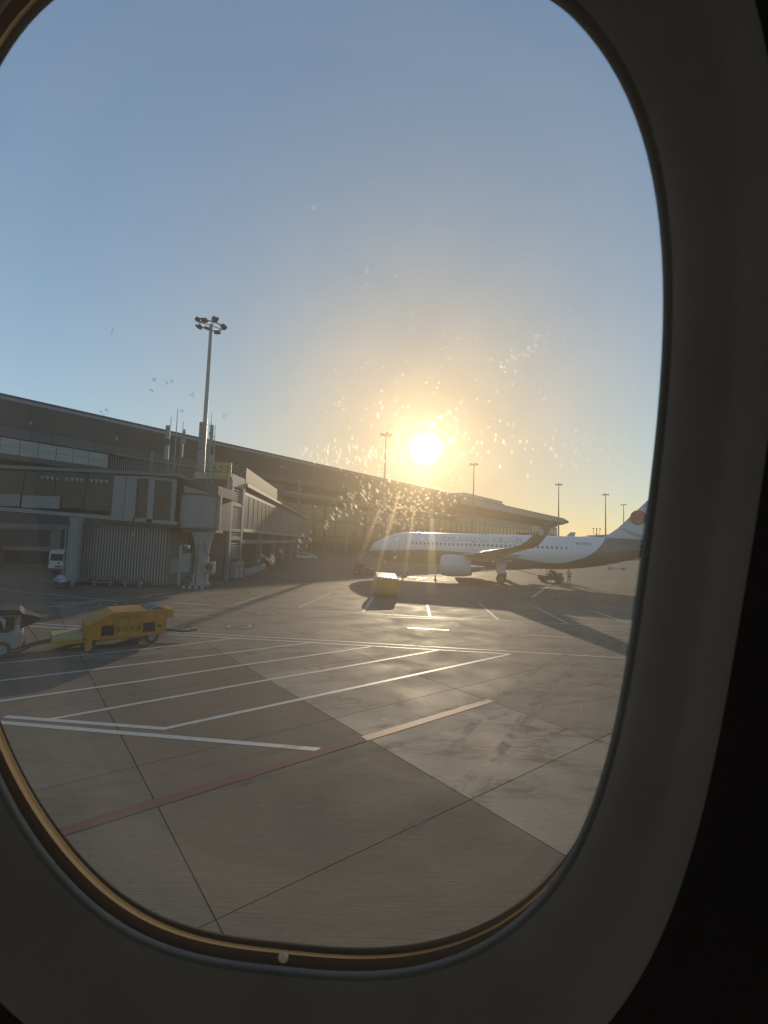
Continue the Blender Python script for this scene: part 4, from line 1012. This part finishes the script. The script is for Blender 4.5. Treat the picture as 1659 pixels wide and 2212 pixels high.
    for sx in (-1, 1): fc_.box(h.x + sx * .035 - .012, h.x + sx * .035 + .012, h.y + .09, h.y + .1, h.z - .005, h.z + .008)
    fc_.build('eyes', 'dark', t)
    MB().hexa([(h.x - .015, h.y + .088, h.z - .045), (h.x + .015, h.y + .088, h.z - .045), (h.x + .01, h.y + .115, h.z - .04), (h.x - .01, h.y + .115, h.z - .04)], [(h.x - .008, h.y + .088, h.z), (h.x + .008, h.y + .088, h.z), (h.x + .005, h.y + .095, h.z), (h.x - .005, h.y + .095, h.z)]).build('nose', 'skin', t)
    MB().box(h.x - .025, h.x + .025, h.y + .086, h.y + .094, h.z - .075, h.z - .065).build('mouth', 'red_dark', t)
    return t
person('person in dark clothes with a pale vest standing behind the open baggage tractor', (23.75, 56.2, 0), R(150), 'stand', 'cloth_dark', 'white')
person('person in a yellowish vest sitting at the wheel of the open baggage tractor', (21.95, 57.3, .93), R(92), 'sit', 'cloth_dark', 'hivis')

def cone(x, y, label, h=.62, m='orange', s=1):
    t = thing('traffic_cone', label, 'traffic cone', (x, y, 0), rnd.uniform(0, 1), 'traffic cones around the airliner')
    MB().box(-.2 * s, .2 * s, -.2 * s, .2 * s, 0, .04).build('base', 'rubber', t, bevel=.01)
    def rg(r, z): return [(r * math.cos(2 * math.pi * k / 16), r * math.sin(2 * math.pi * k / 16), z) for k in range(16)]
    MB().loft([rg(.15 * s, .04), rg(.035, h)]).build('cone', m, t, smooth=40)
    MB().loft([rg(.108 * s, h * .42), rg(.078 * s, h * .62)], cap=False).build('reflective_band', 'light_metal', t, smooth=40)
cone(15.1, 38.4, 'traffic cone standing alone on the apron in front of the airliner', .72, 'red_dark')
cone(6.5, 53.9, 'traffic cone just ahead of the airliner engine', .85, 'red_dark', .9)

# fuel pit covers with their painted rings
def pit(x, y, r, m='white_line'):
    z = .0045
    def c(rr, zz): return [(x + rr * math.cos(2 * math.pi * k / 36), y + rr * math.sin(2 * math.pi * k / 36), zz) for k in range(36)]
    MB().loft([c(r, z + .004), c(r * .92, z + .004)], cap=False).build('pit_ring', 'joint', apron)
    MB().loft([c(r * .72, z + .005), c(r * .60, z + .005)], cap=False).build('pit_ring', m, apron)
    MB().poly(c(r * .52, z + .006)).build('pit_cover', 'darkgrey', apron)
pit(-6.95, 22.1, .80); pit(-6.7, 26.1, .72); pit(-16.75, 27.3, .7)


# ------------------------------------------------------------------ the aircraft window we look through
PSI, TAU, RHO = R(4.022), R(13.435), R(-.559)
n_ = Vector((math.sin(PSI) * math.cos(TAU), math.cos(PSI) * math.cos(TAU), math.sin(TAU)))
u_ = Vector((math.cos(PSI), -math.sin(PSI), 0)); v_ = u_.cross(n_)
if v_.z < 0: v_ = -v_
ux = u_ * math.cos(RHO) + v_ * math.sin(RHO); vx = -u_ * math.sin(RHO) + v_ * math.cos(RHO); zx = ux.cross(vx)
org = EYE + n_ * .14
WM = Matrix(((ux.x, vx.x, zx.x, org.x), (ux.y, vx.y, zx.y, org.y), (ux.z, vx.z, zx.z, org.z), (0, 0, 0, 1)))
win = thing('cabin_window', 'rounded aircraft cabin window framing the whole view, with dark grey plastic surround', 'aircraft window')
win.matrix_world = WM
def loop(cx, cy, a, b, p, z, off=0.0, n=144, h=None, hf=1.0):
    """rounded window outline; h holds small measured departures from the plain superellipse, in mm"""
    o = []
    for k in range(n):
        t = 2 * math.pi * k / n; c, s = math.cos(t), math.sin(t)
        d = off(t) if callable(off) else off
        if h: d += hf * .001 * sum(h[2 * q] * math.cos((q + 1) * t) + h[2 * q + 1] * math.sin((q + 1) * t) for q in range(len(h) // 2))
        o.append((cx + (a + d) * math.copysign(abs(c) ** (2 / p), c), cy + (b + d) * math.copysign(abs(s) ** (2 / p), s), z))
    return o
FL = (-.0483, -.0366, .1318, .1911, 2.91); NL = (-.0454, -.0350, .1176, .1731, 2.91); S1 = (-.0512, -.0398, .1378, .2023, 3.0); S2 = (-.0468, -.0452, .1401, .2068, 3.0)
HF = (-.753, -.705, 1.466, -.206, -.467, .708, .193, .307, -1.289, -.583); HN = (-.735, -.369, .892, -.171, .22, .587, .23, .784, -.951, -.505)
def LF(z, off=0.0): return loop(*FL, z, off, h=HF)
def LN(z, off=0.0): return loop(*NL, z, off, h=HN)
def lerp(a, b, f): return tuple(x + (y - x) * f for x, y in zip(a, b))
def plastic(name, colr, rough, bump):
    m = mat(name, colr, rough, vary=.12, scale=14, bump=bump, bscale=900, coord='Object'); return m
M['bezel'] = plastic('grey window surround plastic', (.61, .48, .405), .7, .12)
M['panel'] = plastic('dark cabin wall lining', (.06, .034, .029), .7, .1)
M['gasket'] = mat('black window seal', (.075, .07, .065), .85)
# dirty acrylic: mostly clear, with a film of dirt that scatters the low sun forward
def acrylic():
    m = bpy.data.materials.new('dirty acrylic pane'); m.use_nodes = True
    t = m.node_tree; t.nodes.clear(); L = t.links.new
    def nn(k, **kw):
        n = t.nodes.new(k)
        for a, b in kw.items(): setattr(n, a, b)
        return n
    tcn = nn('ShaderNodeTexCoord')
    def noise(scale, st, rot=0, det=6, dist=0):
        mp = nn('ShaderNodeMapping'); mp.inputs['Scale'].default_value = st; mp.inputs['Rotation'].default_value = (0, 0, rot); L(tcn.outputs['Object'], mp.inputs[0])
        n = nn('ShaderNodeTexNoise'); n.inputs['Scale'].default_value = scale; n.inputs['Detail'].default_value = det; n.inputs['Distortion'].default_value = dist
        L(mp.outputs[0], n.inputs['Vector']); return n.outputs['Fac']
    def rng(x, a, b, c, d):
        r = nn('ShaderNodeMapRange'); r.inputs['From Min'].default_value = a; r.inputs['From Max'].default_value = b; r.inputs['To Min'].default_value = c; r.inputs['To Max'].default_value = d
        L(x, r.inputs['Value']); return r.outputs[0]
    def op(o, a, b):
        k = nn('ShaderNodeMath', operation=o); L(a, k.inputs[0])
        if isinstance(b, (int, float)): k.inputs[1].default_value = b
        else: L(b, k.inputs[1])
        return k.outputs[0]
    film = rng(noise(28, (1, 1, 1), 0, 7, .6), .3, .75, .80, 1.15)
    streak = rng(noise(1, (300, 22, 1), R(8), 4), .35, .70, .92, 1.12)
    dirt = op('MULTIPLY', film, streak)
    clear = nn('ShaderNodeBsdfTransparent'); clear.inputs[0].default_value = (.955, .955, .95, 1)
    def refr(rough, ior):
        r = nn('ShaderNodeBsdfRefraction'); r.distribution = 'GGX'; r.inputs['Roughness'].default_value = rough; r.inputs['IOR'].default_value = ior
        r.inputs['Color'].default_value = (1, .86, .66, 1); return r.outputs[0]
    def mix(fac, a, b):
        x = nn('ShaderNodeMixShader'); L(a, x.inputs[1]); L(b, x.inputs[2])
        if isinstance(fac, (int, float)): x.inputs[0].default_value = fac
        else: L(fac, x.inputs[0])
        return x.outputs[0]
    s = mix(op('MULTIPLY', dirt, PANE_NARROW), clear.outputs[0], refr(.5, 1.08))
    s = mix(op('MULTIPLY', dirt, PANE_WIDE), s, refr(.85, 1.14))
    s = mix(op('MULTIPLY', film, .036), s, refr(1.0, 1.40))
    tl = nn('ShaderNodeBsdfTranslucent'); tl.inputs[0].default_value = (.85, .88, .92, 1)
    s = mix(op('MULTIPLY', film, PANE_VEIL), s, tl.outputs[0])
    o = nn('ShaderNodeOutputMaterial'); L(s, o.inputs[0])
    return m
PANE_NARROW, PANE_WIDE, PANE_VEIL = .0003, .009, .017
M['pane'] = acrylic()
def clearmat():
    m = bpy.data.materials.new('clear acrylic'); m.use_nodes = True; t = m.node_tree; t.nodes.clear()
    a = t.nodes.new('ShaderNodeBsdfTransparent'); a.inputs[0].default_value = (.985, .985, .985, 1)
    g = t.nodes.new('ShaderNodeBsdfGlossy'); g.inputs['Roughness'].default_value = .05
    x = t.nodes.new('ShaderNodeMixShader'); x.inputs[0].default_value = .02
    o = t.nodes.new('ShaderNodeOutputMaterial'); t.links.new(a.outputs[0], x.inputs[1]); t.links.new(g.outputs[0], x.inputs[2]); t.links.new(x.outputs[0], o.inputs[0])
    return m
M['clear'] = clearmat()
def scatter(name, col, clear, wide, ior=1.25):
    m = bpy.data.materials.new(name); m.use_nodes = True; t = m.node_tree; t.nodes.clear()
    a = t.nodes.new('ShaderNodeBsdfTransparent')
    b = t.nodes.new('ShaderNodeBsdfTranslucent'); b.inputs[0].default_value = col
    c = t.nodes.new('ShaderNodeBsdfRefraction'); c.inputs['Color'].default_value = col; c.inputs['Roughness'].default_value = .75; c.inputs['IOR'].default_value = ior
    x = t.nodes.new('ShaderNodeMixShader'); x.inputs[0].default_value = wide; y = t.nodes.new('ShaderNodeMixShader'); y.inputs[0].default_value = 1 - clear
    o = t.nodes.new('ShaderNodeOutputMaterial')
    t.links.new(c.outputs[0], x.inputs[1]); t.links.new(b.outputs[0], x.inputs[2]); t.links.new(a.outputs[0], y.inputs[1]); t.links.new(x.outputs[0], y.inputs[2]); t.links.new(y.outputs[0], o.inputs[0])
    return m
M['spot'] = scatter('dried water spots', (1, .90, .74, 1), .955, .35)
M['spot_bright'] = scatter('bright dried water spots', (1, .95, .88, 1), .82, .7)
M['speck'] = scatter('dark grime specks', (.25, .26, .28, 1), .55, .8)
M['edge'] = scatter('frosted acrylic edge', (.15, .12, .082, 1), 0, .85)
ra, rb = LF(-.0195), LF(-.0225)
pane = MB(); pane.poly(LF(-.0200)); pane_o = pane.build('pane', 'clear', win)
MB().poly(LF(-.0225)).build('outer_face', 'pane', pane_o)
M['edge_soft'] = scatter('frosted acrylic edge, inner part', (.20, .155, .095, 1), .55, .85)
def rimw(f): return lambda t: -(.0005 + .0030 * max(0, math.cos(t - R(208))) ** 1.6) * f
MB().loft([LF(-.0185), LF(-.0185, rimw(.45)), LF(-.0188, rimw(.6))], cap=False).build('pane_edge', 'edge', pane_o, smooth=60)
MB().loft([LF(-.0189, rimw(.58)), LF(-.0189, rimw(1.0))], cap=False).build('pane_edge', 'edge_soft', pane_o, smooth=60)
MB().loft([LF(-.018, -.0004), LF(-.0165, .002), LF(-.017, .06)], cap=False).build('seal', 'gasket', win, smooth=60)
M['lip'] = plastic('window lip plastic', (.38, .31, .255), .95, .1)
prof = [LN(-.0125, .030), LN(-.006, .016), LN(-.0022, .0058), LN(-.0011, .0012), LN(-.0007, .0002), LN(.0007, .0002), LN(.0012, .0006), LN(.0017, .0016)]
lip = MB().loft(prof, cap=False)
prof = prof[-1:]
for f in (.2, .4, .6, .8, .93): prof.append(loop(*lerp(NL, S1, f), .0018 + .0082 * f + .0008 * math.sin(f * math.pi), h=HN, hf=1 - f))
prof += [loop(*S1, .0104), loop(*lerp(S1, S2, .35), .0124), loop(*lerp(S1, S2, .8), .0144), loop(*S2, .0150)]
bez = MB().loft(prof, cap=False).build('bezel', 'bezel', win, smooth=60)
lip.build('lip', 'lip', bez, smooth=60)
MB().pipe([(.0734, -.0076, .0022), (.0775, -.0071, .0052), (.0820, -.0067, .0085), (.0858, -.0064, .0100)], [.0002, .00032, .00032, .0002], 6).build('shade_edge', 'bezel', bez, smooth=60)
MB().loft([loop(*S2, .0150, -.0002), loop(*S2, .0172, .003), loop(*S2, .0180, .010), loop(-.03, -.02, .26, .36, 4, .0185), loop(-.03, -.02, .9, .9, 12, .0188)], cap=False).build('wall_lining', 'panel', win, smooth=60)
MB().loft([[(-.0500 + .0022 * math.cos(2 * math.pi * k / 10), -.2258 + .0026 * math.sin(2 * math.pi * k / 10), z) for k in range(10)] for z in (-.0158, -.0148)]).build('vent_plug', 'white', win)
# dried water spots on the outside of the pane
spots, specks = MB(), MB()
def spot(mb, x, y, w_, h_, a=0, n=10):
    x -= .0055; y -= .0108
    k = len(mb.v); ca, sa = math.cos(a), math.sin(a)
    jit = [rnd.uniform(.75, 1.2) for _ in range(n)]
    for q in range(n):
        t = 2 * math.pi * q / n; px, py = w_ / 2 * math.cos(t) * jit[q], h_ / 2 * math.sin(t) * jit[q]
        mb.v.append((x + px * ca - py * sa, y + px * sa + py * ca, -.0227))
    mb.v.append((x, y, -.0230))
    for q in range(n): mb.f.append((k + q, k + (q + 1) % n, k + n))
mmm = .001
for _ in range(150):                                    # cloud of round spots about the sun
    r, a = abs(rnd.gauss(0, .017)) + .004, rnd.uniform(0, 2 * math.pi); d = rnd.uniform(.45, 1.15) * mmm
    spot(spots, .004 + r * 1.2 * math.cos(a), .010 + r * math.sin(a), d, d * rnd.uniform(.8, 1.4))
for _ in range(330):                                    # thick rash below the sun
    d = rnd.uniform(.35, 1.0) * mmm; spot(spots, rnd.gauss(.000, .0105), rnd.gauss(-.0125, .0055), d, d * rnd.uniform(.9, 1.9), rnd.uniform(-.3, .3))
bright = MB()
for _ in range(75): spot(bright, rnd.uniform(-.038, .002), rnd.gauss(.0045, .0022), rnd.uniform(.25, .5) * mmm, rnd.uniform(.8, 2.2) * mmm, R(-3))
for _ in range(70): spot(bright, rnd.uniform(.015, .078), rnd.gauss(.0085, .0035), rnd.uniform(.4, .8) * mmm, rnd.uniform(.8, 1.9) * mmm, R(-8))
for _ in range(46):                                     # slanting track left below
    f = rnd.random(); spot(bright, -.0535 + .044 * f + rnd.gauss(0, .0012), -.0388 + .032 * f + rnd.gauss(0, .0014), rnd.uniform(.35, .6) * mmm, rnd.uniform(1.2, 2.8) * mmm, R(35))
for _ in range(34):                                     # slanting track right above
    f = rnd.random(); spot(bright, .0330 + .0225 * f + rnd.gauss(0, .0016), .034 + .02 * f + rnd.gauss(0, .0014), rnd.uniform(.5, .9) * mmm, rnd.uniform(.7, 1.3) * mmm, R(30))
for _ in range(70): spot(bright, rnd.uniform(-.045, .06), rnd.uniform(.015, .055), rnd.uniform(.3, .8) * mmm, rnd.uniform(.4, 1.1) * mmm)
for x, y, d in ((-.0139, .0678, 1.6), (-.0039, .0665, 1.2), (-.0328, .0881, 1.4), (.0135, .019, 1.3), (.011, .0165, 1.6), (-.0137, .0635, .9), (.0695, .0085, 1.4), (.073, .0065, 1.5)): spot(bright, x, y, d * mmm, d * mmm * 1.1)
for _ in range(60): spot(bright, rnd.uniform(-.15, .08), rnd.uniform(-.12, .02), rnd.uniform(.3, .8) * mmm, rnd.uniform(.4, 1.1) * mmm, rnd.uniform(0, 3))
spots.build('water_spots', 'spot', pane_o, kind='stuff')
bright.build('water_spots', 'spot_bright', pane_o, kind='stuff')
M['sun_ray'] = scatter('sun ray streak on the glass', (1, .88, .66, 1), .9935, .12, 1.3)
sm_ = MB()  # strips added on the pane to imitate light rays below the sun
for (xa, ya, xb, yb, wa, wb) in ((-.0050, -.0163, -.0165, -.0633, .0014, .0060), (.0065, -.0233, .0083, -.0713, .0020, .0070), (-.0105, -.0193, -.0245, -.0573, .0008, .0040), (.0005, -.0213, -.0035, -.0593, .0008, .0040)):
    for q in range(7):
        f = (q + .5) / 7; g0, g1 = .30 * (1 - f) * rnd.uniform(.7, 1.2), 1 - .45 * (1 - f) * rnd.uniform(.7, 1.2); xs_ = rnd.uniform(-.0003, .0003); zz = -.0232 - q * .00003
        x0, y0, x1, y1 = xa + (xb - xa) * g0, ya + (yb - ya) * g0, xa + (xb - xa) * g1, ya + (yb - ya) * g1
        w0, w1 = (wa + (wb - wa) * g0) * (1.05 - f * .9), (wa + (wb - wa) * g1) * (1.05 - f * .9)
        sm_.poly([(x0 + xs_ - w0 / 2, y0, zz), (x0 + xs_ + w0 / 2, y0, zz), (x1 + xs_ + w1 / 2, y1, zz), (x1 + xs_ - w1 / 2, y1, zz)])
sm_.build('sun_ray_streak', 'sun_ray', pane_o, kind='stuff')
for x, y in ((-.0875, .0292), (-.0862, .0297), (-.0783, .0253), (-.1138, .0178), (-.1122, .0186), (-.066, .018), (-.0925, .0305), (-.094, .026), (-.108, .047), (-.083, .019)):
    for q in range(3): spot(specks, x + rnd.gauss(0, .0005), y + rnd.gauss(0, .0004), rnd.uniform(.6, 1.4) * mmm, rnd.uniform(.5, .9) * mmm, rnd.uniform(0, 3))
specks.build('grime_specks', 'speck', pane_o, kind='stuff')
# outer skin and the cabin behind the camera
def cabin(name, mb, m):
    o = mb.build(name, m); o.matrix_world = WM; o['kind'] = 'structure'; return o
cabin('fuselage_skin', MB().loft([LF(-.026, .004), loop(-.03, -.02, .3, .35, 4, -.027), loop(-.03, -.02, 1.1, 1.0, 14, -.03)], cap=False), 'white')
M['lining'] = mat('cabin lining', (.78, .74, .69), .7, vary=.03)
X0, X1, Y0, Y1, Z1 = -.93, .87, -.92, .88, 3.3
for nm, mb in (('cabin_ceiling', MB().box(X0, X1, Y1 - .06, Y1, 0.0192, Z1)), ('cabin_floor', MB().box(X0, X1, Y0, Y0 + .06, 0.0192, Z1)),
               ('cabin_wall', MB().box(X0, X0 + .05, Y0 + .061, Y1 - .061, 0.0192, Z1)), ('cabin_wall', MB().box(X1 - .05, X1, Y0 + .061, Y1 - .061, 0.0192, Z1))):
    cabin(nm, mb, 'lining')
far_wall = MB()  # wide unseen opening added to let skylight onto the window surround
far_wall.box(X0 + .051, X1 - .051, Y0 + .061, -.70, Z1 - .05, Z1); far_wall.box(X0 + .051, X1 - .051, .70, Y1 - .061, Z1 - .05, Z1)
far_wall.box(X0 + .051, -.80, -.699, .699, Z1 - .05, Z1); far_wall.box(.75, X1 - .051, -.699, .699, Z1 - .05, Z1)
cabin('cabin_wall', far_wall, 'lining')
